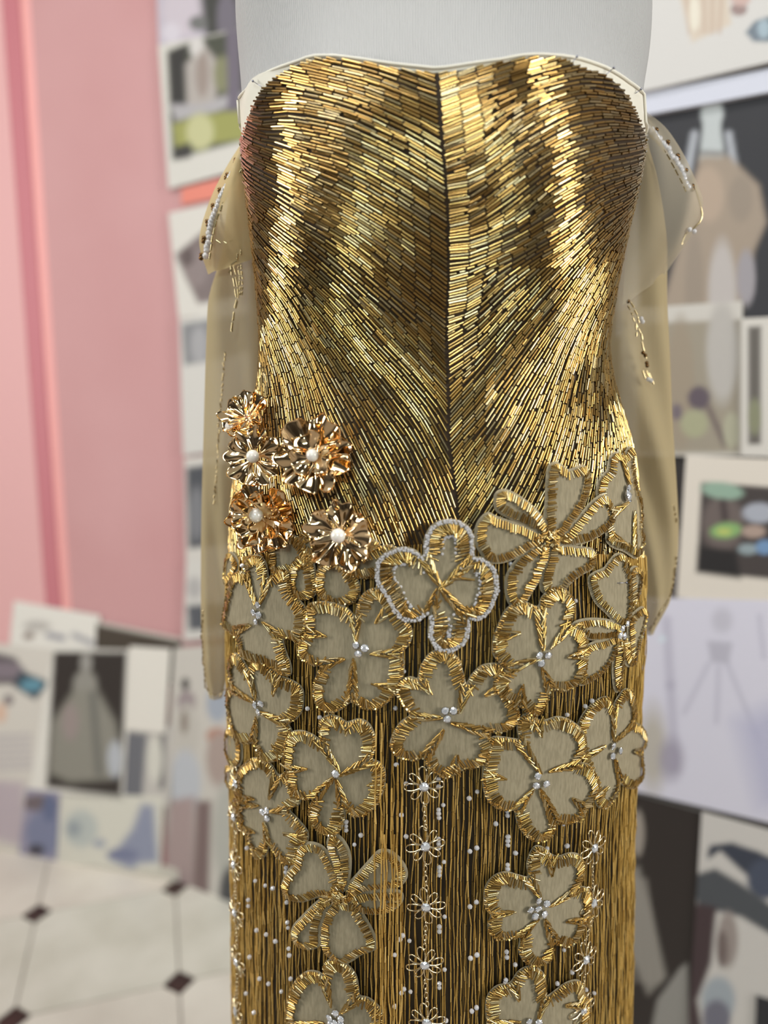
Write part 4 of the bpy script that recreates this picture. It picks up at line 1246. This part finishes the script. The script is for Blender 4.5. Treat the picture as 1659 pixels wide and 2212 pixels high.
applique('applique with a single stone and fringe falling over its right petal', 'E',
  [[(670,330),(680,260),(720,213),(790,203),(870,232),(935,272),(920,190),(940,120),(1000,88),(1070,103),(1130,140),(1220,118),(1292,150),(1332,230),(1342,320),(1318,410),(1372,440),(1412,500),(1412,600),(1380,700),(1330,780),(1230,842),(1150,822),(1108,765),(1110,830),(1090,920),(1040,972),(960,972),(880,910),(848,840),(853,760),(880,712),(800,712),(730,672),(693,600),(688,520),(662,430)]],
  [((933,275),(1065,475)),((1315,415),(1118,512)),((1108,762),(1060,575)),((880,710),(1022,555)),((670,485),(805,478)),((1130,140),(1128,200)),((1405,600),(1325,598))],
  [(1045,520,0.0031)], centre=(1050,530), off=0.0082)
applique('five petal applique with three stones at the lower left edge', 'E',
  [[(330,500),(380,440),(430,408),(490,410),(560,450),(625,535),(690,500),(730,560),(770,640),(775,740),(700,785),(762,860),(832,950),(832,1020),(772,1060),(762,1120),(742,1190),(660,1182),(600,1120),(552,1050),(530,1112),(490,1152),(440,1130),(410,1050),(388,980),(340,920),(330,860),(345,800),(300,780),(305,740),(330,640),(325,560)]],
  [((610,540),(565,685)),((690,785),(588,795)),((552,1050),(525,885)),((320,740),(460,752)),((320,690),(430,700)),((375,935),(438,948)),((795,1000),(703,968))],
  [(500,800),(535,790),(535,850)], centre=(525,810), off=0.0066, band=0.9)
applique('six petal applique with a gold bead knob low at the left, fringe crossing its right petals', 'H',
  [[(90,600),(130,500),(190,420),(207,330),(260,280),(340,280),(410,320),(470,420),(520,540),(545,640),(500,690),(400,675),(330,692),(230,717),(130,690)],
   [(430,270),(460,215),(530,235),(590,330),(605,440),(590,560),(555,640),(510,560),(470,430),(440,340)],
   [(590,590),(650,520),(740,420),(820,338),(900,338),(970,390),(1022,470),(1022,550),(960,612),(850,622),(720,642),(620,682),(580,650)],
   [(560,680),(700,650),(850,635),(980,642),(990,720),(920,782),(820,812),(700,802),(620,740)],
   [(550,710),(640,732),(690,800),(740,880),(780,960),(802,1030),(780,1080),(690,1112),(610,1162),(530,1192),(460,1150),(400,1080),(380,970),(400,860),(430,770),(490,710)],
   [(470,680),(420,760),(390,860),(370,960),(370,1040),(300,1072),(220,1052),(163,980),(178,900),(240,830),(330,740),(400,690)]],
  [((400,690),(500,680))], knob=(530,670), off=0.0080, band=0.78)
applique('four petal applique with six stones low at the right', 'I',
  [[(98,690),(120,610),(180,550),(260,528),(340,548),(428,562),(420,470),(440,390),(480,333),(540,345),(600,395),(660,407),(740,383),(812,400),(847,470),(837,560),(808,632),(855,640),(892,690),(892,780),(872,870),(832,960),(790,1040),(720,1077),(640,1062),(620,1052),(610,1112),(590,1180),(520,1222),(450,1222),(390,1180),(358,1110),(368,1030),(350,1012),(290,1022),(200,1032),(140,980),(128,910),(148,850),(108,790)]],
  [((428,565),(502,692)),((808,635),(612,752)),((622,1052),(550,888)),((352,1010),(468,893)),((130,845),(282,818)),((600,400),(595,512)),((880,880),(733,880))],
  [(505,735),(567,757),(445,805),(503,793),(548,837),(478,853)], centre=(515,800), off=0.0086)
applique('applique with a round stone cluster cut by the bottom of the view at the left', 'H',
  [[(128,1490),(150,1390),(210,1290),(290,1238),(365,1245),(408,1275),(402,1210),(440,1158),(510,1158),(590,1200),(642,1270),(662,1370),(672,1422),(740,1440),(812,1500),(852,1570),(858,1640),(830,1750),(740,1830),(640,1840),(600,1900),(500,1980),(380,1960),(320,1870),(230,1830),(160,1740),(150,1650),(125,1570)]],
  [((408,1280),(457,1465)),((668,1420),(558,1522)),((155,1640),(392,1610)),((640,1830),(560,1690)),((330,1860),(430,1700))],
  [(490,1545),(445,1580),(532,1590),(487,1622),(452,1625),(530,1630)], centre=(490,1590), off=0.0084)
applique('applique with three stones cut by the bottom of the view at the right', 'I',
  [[(110,1520),(130,1440),(190,1380),(280,1360),(312,1330),(350,1275),(410,1238),(480,1240),(540,1290),(552,1370),(562,1452),(620,1420),(700,1360),(780,1333),(832,1360),(852,1430),(882,1480),(882,1560),(860,1660),(800,1760),(680,1800),(620,1880),(520,1960),(400,1950),(330,1860),(220,1830),(140,1750),(118,1640)]],
  [((558,1452),(500,1592)),((305,1350),(345,1450)),((865,1500),(718,1510)),((125,1655),(335,1640)),((650,1790),(540,1700)),((330,1850),(430,1720))],
  [(432,1638),(505,1640),(468,1700)], centre=(470,1650), off=0.0082)
applique('applique half hidden under the single gold metal flower', 'A',
  [[(700,250),(720,140),(770,80),(830,58),(880,130),(892,230),(902,330),(870,380),(800,402),(730,372),(703,310)],
   [(905,200),(960,120),(1050,88),(1130,150),(1200,240),(1227,310),(1212,380),(1160,432),(1040,442),(950,402),(905,330)],
   [(760,-20),(830,-130),(960,-190),(1060,-160),(1160,-110),(1260,-70),(1370,-20),(1350,40),(1240,40),(1100,60),(980,90),(860,80)],
   [(1060,130),(1180,80),(1320,30),(1470,0),(1520,90),(1470,160),(1380,220),(1240,240),(1120,200)],
   [(560,-40),(660,-90),(760,-60),(830,20),(900,90),(860,150),(740,190),(640,220),(570,180),(560,60)]],
  [((880,-80),(790,-20))], off=0.0058, band=0.85)
applique('narrow sliver of an applique at the left silhouette above the hip flower', 'A',
  [[(250,60),(290,60),(325,130),(310,195),(275,250),(240,300),(232,180)]], off=0.0050, band=0.6)
applique('narrow sliver of an applique at the left silhouette beside the single stone flower', 'E',
  [[(245,200),(285,190),(340,280),(350,400),(325,460),(270,450),(240,330)], [(240,470),(300,465),(322,540),(285,640),(250,600)]], off=0.0050, band=0.6)
# --- gold metal flowers with pearls on the left hip
m_metal = mat('polished_gold', s2l((238, 208, 162)), 0.09, 1.0)
m_metal2 = mat('polished_rose_gold', s2l((238, 192, 138)), 0.10, 1.0)
m_pearl = mat('pearl', s2l((240, 230, 220)), 0.16, 0.0, Coat_Weight=0.8, Coat_Roughness=0.08, Subsurface_Weight=0.15)
V, F, k = balls([(0, 0, 0)], 1.0, 20, 14)
pearl_me = mesh_np('pearl', V, F); pearl_me.materials.append(m_pearl)
def petal_mesh(R, half, pleats, amp, cup, seed, notch=0.10, tipcurl=0.0):
    """one thin metal petal: fans out from the origin along +x, pleated and ruffled, 0.35 mm thick"""
    r = random.Random(seed)
    nu, nv = 15, 27
    p1, p2, p3 = r.uniform(0, 6.28), r.uniform(0, 6.28), r.uniform(0, 6.28)
    V = []
    for i in range(nu):
        f = i / (nu - 1)
        for j in range(nv):
            v = j / (nv - 1) * 2 - 1
            edge = (1 - 0.26 * abs(v) ** 2.6) * (1 - notch * math.exp(-(v / 0.16) ** 2)) * (1 + 0.045 * math.sin(5 * v + p1) + 0.03 * math.sin(9 * v + p3))
            rr = R * (0.10 + 0.90 * f) * (1 + (edge - 1) * f ** 1.5)
            wv = half * v * (0.35 + 0.65 * f ** 0.6)
            z = cup * R * f * (1 - 0.45 * f) + tipcurl * R * f ** 3
            z += amp * R * f ** 0.8 * math.sin(pleats * v * math.pi + p2) * (0.55 + 0.45 * math.sin(2.1 * f * 3 + p3))
            z += 0.10 * R * f ** 2.2 * math.sin(2.2 * v * math.pi + p1) + 0.10 * R * f * (v * v)
            z += 0.03 * R * math.sin(7 * f + 4 * v + p2) * f
            V.append((rr * math.cos(wv), rr * math.sin(wv), z))
    V = np.array(V)
    n = len(V)
    V2 = V - np.array([0, 0, 0.00035])
    F = grid_faces(nu, nv)
    rim = list(range(nv)) + [i * nv + nv - 1 for i in range(1, nu)] + [(nu - 1) * nv + j for j in range(nv - 2, -1, -1)] + [i * nv for i in range(nu - 2, 0, -1)]
    m_ = len(rim)
    side = np.array([(rim[i], rim[(i + 1) % m_], n + rim[(i + 1) % m_], n + rim[i]) for i in range(m_)])
    return mesh_np('metal_petal', np.concatenate([V, V2]), [F, F[:, ::-1] + n, side])

def metal_flower(label, px, off, spin, tilt, layers, pearl_r, material, pearl_dxy=(0, 0)):
    u_, z_, _ = hit([px], off)
    M = frame_at(float(u_[0]), float(z_[0]), off, spin, tilt)
    # a small dished disc is the flower's own mesh; petals and pearl hang on it
    V, F = tube([(0, 0, -0.003), (0, 0, 0.0012)], 0.0042, 12)
    core = tag(place('metal_flower', mesh_np('metal_flower', V, F), gown, M, inv_gown), label)
    core.data.materials.append(material)
    inv = inv_world(core)
    sd = int(px[0]) * 13
    for (count, R, half, pleats, amp, cup, z0, a0, curl) in layers:
        for k in range(count):
            sd += 1
            me = petal_mesh(R * 1.08 * rng.uniform(0.94, 1.06), half * 1.22, pleats, amp, cup, sd, tipcurl=curl)
            me.materials.append(material)
            Mp = M @ Matrix.Translation((0, 0, z0 + 0.0004 * (k % 2))) @ Matrix.Rotation(a0 + k * 2 * math.pi / count + rng.uniform(-0.1, 0.1), 4, 'Z') @ Matrix.Rotation(rng.uniform(-0.12, 0.08), 4, 'Y')
            place('metal_petal', me, core, Mp, inv)
    Mp = M @ Matrix.Translation((pearl_dxy[0], pearl_dxy[1], pearl_r * 0.95 + 0.001)) @ Matrix.Diagonal((pearl_r, pearl_r, pearl_r, 1))
    place('pearl', pearl_me, core, Mp, inv)
    return core
BX = lambda x, y: tuple(T('B', [(x, y)])[0])
metal_flower('rose gold metal flower turned to the side, topmost and half hidden', BX(410, 270), 0.012, 0.4, (-0.40, 0.35), [(5, 0.0215, 0.60, 1.4, 0.06, 0.45, 0.001, 0.5, 0.1), (3, 0.012, 0.7, 1.2, 0.05, 0.9, 0.003, 0.2, 0.2)], 0.0045, m_metal, (-0.012, -0.010))
metal_flower('large wavy gold metal flower nearest the bodice centre with pearl', BX(920, 555), 0.017, 0.9, (0.05, 0.10), [(5, 0.0285, 0.64, 1.2, 0.075, 0.24, 0.0, 0.3, 0.05), (3, 0.0165, 0.80, 1.0, 0.10, 0.42, 0.002, 0.9, 0.15)], 0.0047, m_metal)
metal_flower('pleated gold metal flower with pearl, at the outer left hip', BX(440, 580), 0.024, 0.25, (-0.05, 0.62), [(5, 0.0215, 0.60, 2.2, 0.08, 0.26, 0.0, 0.35, 0.0)], 0.0050, m_metal)
metal_flower('layered gold metal flower with big pearl, lowest of the left cluster', BX(510, 1010), 0.018, 0.7, (0.02, 0.42), [(5, 0.0265, 0.58, 1.0, 0.05, 0.18, 0.0, 0.0, 0.05), (4, 0.0195, 0.66, 1.0, 0.05, 0.50, 0.0015, 0.6, 0.2), (3, 0.0120, 0.80, 0.9, 0.05, 0.85, 0.003, 0.2, 0.4)], 0.0056, m_metal, (-0.001, 0.003))
metal_flower('single pleated gold metal flower with pearl, apart from the others', BX(1120, 1150), 0.018, 1.05, (0.0, 0.05), [(5, 0.0245, 0.58, 2.2, 0.085, 0.24, 0.0, 0.45, 0.0)], 0.0054, m_metal)

# --- chains of wire flowers hanging over the fringe
def wire_flower_mesh():
    parts = []
    for k in range(8):
        a = k * math.pi / 4 + 0.2
        L_, w = (0.0135, 0.0036) if k % 2 == 0 else (0.0122, 0.0032)
        pts = []
        for t in np.linspace(0, 2 * math.pi, 18, endpoint=False):
            x = 0.0016 + L_ * 0.5 * (1 - math.cos(t))
            y = w * math.sin(t) * (0.35 + 0.65 * (x / L_))
            pts.append((x * math.cos(a) - y * math.sin(a), x * math.sin(a) + y * math.cos(a), 0.0012 * math.sin(x / L_ * 3)))
        parts.append(tube(pts, 0.00058, 5, closed=True))
    V, F = join(parts)
    me = mesh_np('wire_flower', V, F)
    me.materials.append(m_wire)
    return me
wf_me = wire_flower_mesh()
def ring_mesh(r, t):
    V, F = tube([(r * 0.6 * math.cos(a), r * math.sin(a), 0) for a in np.linspace(0, 2 * math.pi, 14, endpoint=False)], t, 5, closed=True)
    me = mesh_np('chain_link', V, F); me.materials.append(m_wire)
    return me
link_me = ring_mesh(0.0024, 0.00042)
def chain(label, pts, off, squash=1.0):
    pts = np.array(pts, float)
    cu_, cz_, _ = hit(pts, off)
    root = tag(link('flower_chain', None, None, gown), label)
    root.location = Vector(S(cu_[:1], cz_[:1], np.array([off]))[0]) - Vector(gown.location)
    root.matrix_parent_inverse = Matrix.Identity(4)
    inv = inv_world(root)
    for i in range(len(pts)):
        M = frame_at(float(cu_[i]), float(cz_[i]), off, rng.uniform(-0.15, 0.15), (rng.uniform(-0.12, 0.12), rng.uniform(-0.15, 0.15)))
        place('wire_flower', wf_me, root, M, inv)
        place('rhinestone', gem_me, root, M @ Matrix.Translation((0, 0, 0.0012)) @ Matrix.Diagonal((0.0036, 0.0036, 0.0036, 1)), inv)
        if i + 1 < len(pts):
            zs_ = np.linspace(cz_[i] - 0.0150, cz_[i + 1] + 0.0150, 6)
            us_ = np.linspace(cu_[i], cu_[i + 1], 6)
            for j in range(6):
                Ml = frame_at(float(us_[j]), float(zs_[j]), off + 0.0004, 0, (0, 0.2 if j % 2 else 1.2))
                place('chain_link', link_me, root, Ml, inv)
chain('wire flower chain hanging at the centre front', [(915, 1697), (918, 1826), (920, 1957), (917, 2082), (922, 2206), (923, 2330)], 0.0098)
chain('wire flower chain hanging near the right edge', [(1283, 1829), (1281, 1948), (1265, 2070), (1260, 2178), (1258, 2300)], 0.0080)
chain('wire flower chain seen edge on at the left silhouette', [(512, 1690), (508, 1763), (508, 1866), (510, 1969), (513, 2075), (512, 2182), (512, 2290)], 0.0055)

# --- sheer sleeves
def sheer(name, c, alpha, wscale=900):
    m = bpy.data.materials.new(name)
    m.use_nodes = True
    nt = m.node_tree
    nt.nodes.clear()
    out = nt.nodes.new('ShaderNodeOutputMaterial')
    mix = nt.nodes.new('ShaderNodeMixShader')
    tr = nt.nodes.new('ShaderNodeBsdfTransparent')
    add = nt.nodes.new('ShaderNodeMixShader')
    di = nt.nodes.new('ShaderNodeBsdfDiffuse'); tl = nt.nodes.new('ShaderNodeBsdfTranslucent')
    di.inputs['Color'].default_value = (*c, 1); tl.inputs['Color'].default_value = (*c, 1)
    add.inputs[0].default_value = 0.4
    lw = nt.nodes.new('ShaderNodeLayerWeight'); lw.inputs['Blend'].default_value = 0.35
    mr = nt.nodes.new('ShaderNodeMapRange')
    mr.inputs['To Min'].default_value = alpha; mr.inputs['To Max'].default_value = min(1.0, alpha + 0.35)
    nt.links.new(lw.outputs['Facing'], mr.inputs['Value'])
    nt.links.new(di.outputs[0], add.inputs[1]); nt.links.new(tl.outputs[0], add.inputs[2])
    nt.links.new(mr.outputs[0], mix.inputs[0]); nt.links.new(tr.outputs[0], mix.inputs[1]); nt.links.new(add.outputs[0], mix.inputs[2])
    nt.links.new(mix.outputs[0], out.inputs['Surface'])
    return m
m_sheer = sheer('champagne_organza', s2l((208, 190, 150)), 0.62)
m_sheer_flap = sheer('champagne_organza_flap', s2l((204, 192, 168)), 0.42)
m_sheer_left = sheer('champagne_organza_doubled', s2l((224, 202, 154)), 0.84)
def at_depth(px, y):
    r = rays(px)
    return CAM + r * (np.asarray(y, float) / r[:, 1])[:, None]
def sleeve_tube(rows, depth, dhalf, seed, nfold=5):
    R_ = np.array(rows, float)
    ys = np.linspace(R_[0, 0], R_[-1, 0], 60)
    xi, xo = np.interp(ys, R_[:, 0], R_[:, 1]), np.interp(ys, R_[:, 0], R_[:, 2])
    ker = np.hanning(7); ker /= ker.sum()
    xi = np.convolve(np.pad(xi, 3, mode='edge'), ker, 'valid'); xo = np.convolve(np.pad(xo, 3, mode='edge'), ker, 'valid')
    n = 48
    V = []
    for i, y in enumerate(ys):
        c_ = (xi[i] + xo[i]) / 2; h_ = abs(xo[i] - xi[i]) / 2
        A = at_depth([(c_, y)], [depth])[0]
        sc = depth / FPX
        for k in range(n):
            a = 2 * math.pi * k / n
            fold = 1 + 0.16 * math.sin(nfold * a + seed + 0.012 * y) * abs(math.sin(a)) + 0.10 * math.sin(3 * a + seed * 2 + 0.02 * y) * abs(math.sin(a))
            tp = min(1.0, (i + 2) / 8, (len(ys) - i + 1) / 6)
            V.append((A[0] + h_ * sc * math.cos(a), A[1] - dhalf * tp * fold * math.sin(a), A[2]))
    return np.array(V), [grid_faces(len(ys), n, True)]
def ribbon(A, B, n, m, ya, yb, bulge, wav=0.0, seed=0):
    """draped sheet between two pixel curves A and B, at depths ya and yb"""
    A, B = smooth_open(A, n), smooth_open(B, n)
    PA, PB = at_depth(A, np.broadcast_to(ya, (n,))), at_depth(B, np.broadcast_to(yb, (n,)))
    V = []
    for i in range(n):
        for j in range(m):
            f = j / (m - 1)
            p = PA[i] * (1 - f) + PB[i] * f
            p = p + np.array([0, -bulge * math.sin(math.pi * f) * math.sin(math.pi * min(1, i / (n - 1) * 1.0 + 0.05)), 0])
            p[1] += wav * math.sin(9 * f + 5 * i / n + seed) * f
            V.append(p)
    return np.array(V), [grid_faces(n, m)]
def trim_beads(name, parent, px, depth, kind, label=None):
    pass

sl = tag(link('sleeve', mesh_np('sleeve', *sleeve_tube([(345, 552, 512), (450, 562, 494), (540, 572, 484), (575, 575, 476), (640, 585, 452), (760, 590, 447), (900, 580, 442), (1050, 545, 437), (1200, 530, 434), (1350, 508, 434), (1440, 494, 441), (1490, 486, 446), (1506, 478, 456)], 0.685, 0.020, 0.4)), m_sheer, gown), 'sheer champagne sleeve hanging at the left')
sl_r = tag(link('sleeve', mesh_np('sleeve', *sleeve_tube([(262, 1352, 1386), (330, 1345, 1398), (420, 1335, 1420), (520, 1318, 1436), (640, 1290, 1436), (760, 1285, 1443), (900, 1310, 1449), (1000, 1335, 1456), (1120, 1350, 1464), (1200, 1360, 1463), (1280, 1372, 1449), (1340, 1385, 1420), (1368, 1394, 1404)], 0.695, 0.022, 1.7)), m_sheer, gown), 'sheer champagne sleeve hanging at the right')
LA = [(532, 318), (540, 400), (556, 500), (556, 550), (506, 574)]
LB = [(522, 306), (492, 358), (456, 432), (430, 520), (448, 592)]
V, F = ribbon(LA, LB, 30, 16, 0.655, 0.665, 0.018, 0.003)
link('sleeve_flap', mesh_np('sleeve_flap', V, F), m_sheer_left, sl)
RA = [(1384, 262), (1380, 350), (1368, 450), (1352, 560), (1345, 660)]
RB2 = [(1396, 244), (1442, 288), (1496, 380), (1518, 462), (1440, 592)]
V, F = ribbon(RA, RB2, 34, 18, 0.66, 0.68, 0.016, 0.004, 1.0)
link('sleeve_flap', mesh_np('sleeve_flap', V, F), m_sheer_flap, sl_r)
def beads_along(curve, depth, spacing, inset, normal_side, jitter=0.0):
    """3-D places along a pixel curve, moved sideways by inset pixels"""
    L_ = np.sum(np.linalg.norm(np.diff(np.array(curve, float), axis=0), axis=1))
    Q = smooth_open(curve, max(4, int(L_ / spacing)))
    Tn = nrm(np.gradient(Q, axis=0))
    N_ = np.stack([-Tn[:, 1], Tn[:, 0]], 1) * normal_side
    Q = Q + N_ * inset + np.array([[rng.uniform(-jitter, jitter), rng.uniform(-jitter, jitter)] for _ in Q])
    return Q, Tn
def stuff(name, V, F, m, parent, cols=None):
    return tag(link(name, mesh_np(name, V, F, cols, smooth=True), m, parent), kind='stuff')
def trim_set(parent, edge, depth, side):
    Q, _ = beads_along(edge, depth, 29, 5, side)
    P = []
    for q in Q:
        P += [q, q + (rng.uniform(-3, 3), 7)]
    Vb, Fb, _ = balls(at_depth(P, np.full(len(P), depth - 0.006)), 0.0021, 8, 6)
    stuff('bronze_beads', Vb, Fb, m_bronze, parent)
    Q, _ = beads_along(edge, depth, 9, 15, side, 2.0)
    Vb, Fb, _ = balls(at_depth(Q, np.full(len(Q), depth - 0.009)), 0.0029, 8, 6)
    stuff('clear_beads', Vb, Fb, m_clear, parent)
    Q, Tn = beads_along(edge, depth, 17, 24, side, 1.0)
    P0_, P1_ = at_depth(Q - Tn * 7, np.full(len(Q), depth - 0.013)), at_depth(Q + Tn * 7, np.full(len(Q), depth - 0.013))
    Vc, Fc, k = cyls(P0_, P1_, 0.0008, 6)
    stuff('gold_bugle_trim', Vc, Fc, m_bead, parent, np.tile(GOLD[3], (len(Vc), 1)))
trim_set(sl, [(525, 312), (500, 352), (470, 408), (442, 480), (430, 550)], 0.660, -1)
trim_set(sl_r, [(1394, 252), (1440, 296), (1478, 350), (1500, 400)], 0.674, 1)
def bugle_run(parent, segs, depth, r=0.0008):
    A = np.array([s_[:2] for s_ in segs], float); B = np.array([s_[2:4] for s_ in segs], float)
    Vc, Fc, k = cyls(at_depth(A, np.full(len(A), depth)), at_depth(B, np.full(len(A), depth)), r, 6)
    stuff('bugle_motif', Vc, Fc, m_bead, parent, np.tile(GOLD[3], (len(Vc), 1)))
def run_between(pts, n, jit):
    Q = smooth_open(pts, n + 1)
    Q0, Q1 = Q[:-1] * 0.88 + Q[1:] * 0.12, Q[:-1] * 0.14 + Q[1:] * 0.86
    return [(a[0] + rng.uniform(-jit, jit), a[1] + rng.uniform(-jit, jit), b[0] + rng.uniform(-jit, jit), b[1] + rng.uniform(-jit, jit)) for a, b in zip(Q0, Q1)]
segs = run_between([(466, 520), (490, 524), (512, 518), (520, 535)], 5, 3) + run_between([(520, 535), (514, 555), (500, 575), (496, 590)], 4, 4)
for dx in (0, 8, 16, 22):
    segs += run_between([(498 + dx, 572), (504 + dx * 0.9, 610), (512 + dx * 0.4, 640), (505, 680), (500, 720)][: 3 + (dx < 10) * 2], 6, 1.5)
bugle_run(sl, segs, 0.652)
segs = run_between([(1355, 660), (1370, 690), (1384, 720), (1388, 745), (1396, 775)], 9, 2) + run_between([(1362, 650), (1376, 680), (1382, 700)], 3, 1.5) + run_between([(1372, 700), (1376, 730)], 2, 1.5)
segs += [(1388, 800, 1394, 818), (1396, 800, 1402, 815), (1404, 812, 1412, 830), (1402, 805, 1408, 822)]
bugle_run(sl_r, segs, 0.664)
Vb, Fb, _ = balls(at_depth([(1357, 651), (1389, 762), (1394, 768), (1397, 784), (1398, 790)], np.full(5, 0.664)), 0.0018, 8, 6)
stuff('bronze_beads', Vb, Fb, m_bronze, sl_r)
Vb, Fb, _ = balls(at_depth([(1385, 688), (1388, 695), (1401, 819), (1406, 822), (1490, 496), (1500, 500)], np.full(6, 0.664)), 0.0021, 8, 6)
stuff('clear_beads', Vb, Fb, m_clear, sl_r)
Q = smooth_open([(1500, 402), (1512, 440), (1516, 470), (1500, 492), (1482, 505), (1472, 528)], 26)
segs = [(a[0], a[1], b[0], b[1]) for a, b in zip(Q[:-1:1], Q[1::1])]
bugle_run(sl_r, segs, 0.676)
# beaded inner hem of each sleeve end
for par, pts, dep in ((sl, [(446, 1290), (437, 1340), (436, 1390), (440, 1440), (447, 1492), (470, 1503), (487, 1486)], 0.668), (sl_r, [(1462, 1200), (1456, 1250), (1446, 1290), (1425, 1325), (1404, 1362)], 0.676), (sl_r, [(1452, 1080), (1458, 1105), (1460, 1130)], 0.676), (sl, [(486, 760), (480, 830), (474, 900), (470, 990), (462, 1090)], 0.664)):
    segs = run_between(pts, int(np.sum(np.linalg.norm(np.diff(np.array(pts, float), axis=0), axis=1)) / 11), 2.0)
    bugle_run(par, segs, dep, 0.0007)

# --- loose threads at the right side seam
for pts in ([(1376, 395), (1374, 420), (1372, 438)], [(1352, 480), (1346, 520), (1340, 555)]):
    V, F = tube(at_depth(smooth_open(pts, 8), np.full(8, 0.628)), 0.0004, 5)
    link('loose_thread', mesh_np('loose_thread', V, F), m_wire, gown)

# ------------------------------------------------------------------ pins
m_pin = mat('pin_steel', (0.25, 0.25, 0.3), 0.3, 0.9)
def pin(label, a, b, off):
    u_, z_, _ = hit([a, b], 0.002)
    A = S(u_[:1], z_[:1], np.array([off]))[0]
    B = S(u_[1:], z_[1:], np.array([0.0012]))[0]
    root = tag(empty('dress_pin', tuple(A)), label, 'pin', 'pins stuck in the gown')
    V, F = tube([B, A], 0.00028, 5)
    link('pin_shaft', mesh_np('pin_shaft', V, F), m_pin, root)
    V, F, _ = balls([A], 0.0009, 8, 6)
    link('pin_head', mesh_np('pin_head', V, F), m_pin, root)
pin('dark pin stuck into the lining at the upper left of the neckline', (556, 181), (571, 193), 0.006)
pin('dark pin in the lining above the right cup, nearer the centre', (1241, 132), (1234, 141), 0.005)
pin('dark pin in the lining above the right cup, nearer the side', (1316, 156), (1306, 166), 0.006)
pin('short pin with a bright head near the right end of the lining', (1379, 196), (1375, 202), 0.004)
pin('steel pin lying across a sheer petal at the right hip', (1330, 1255), (1311, 1261), 0.012)
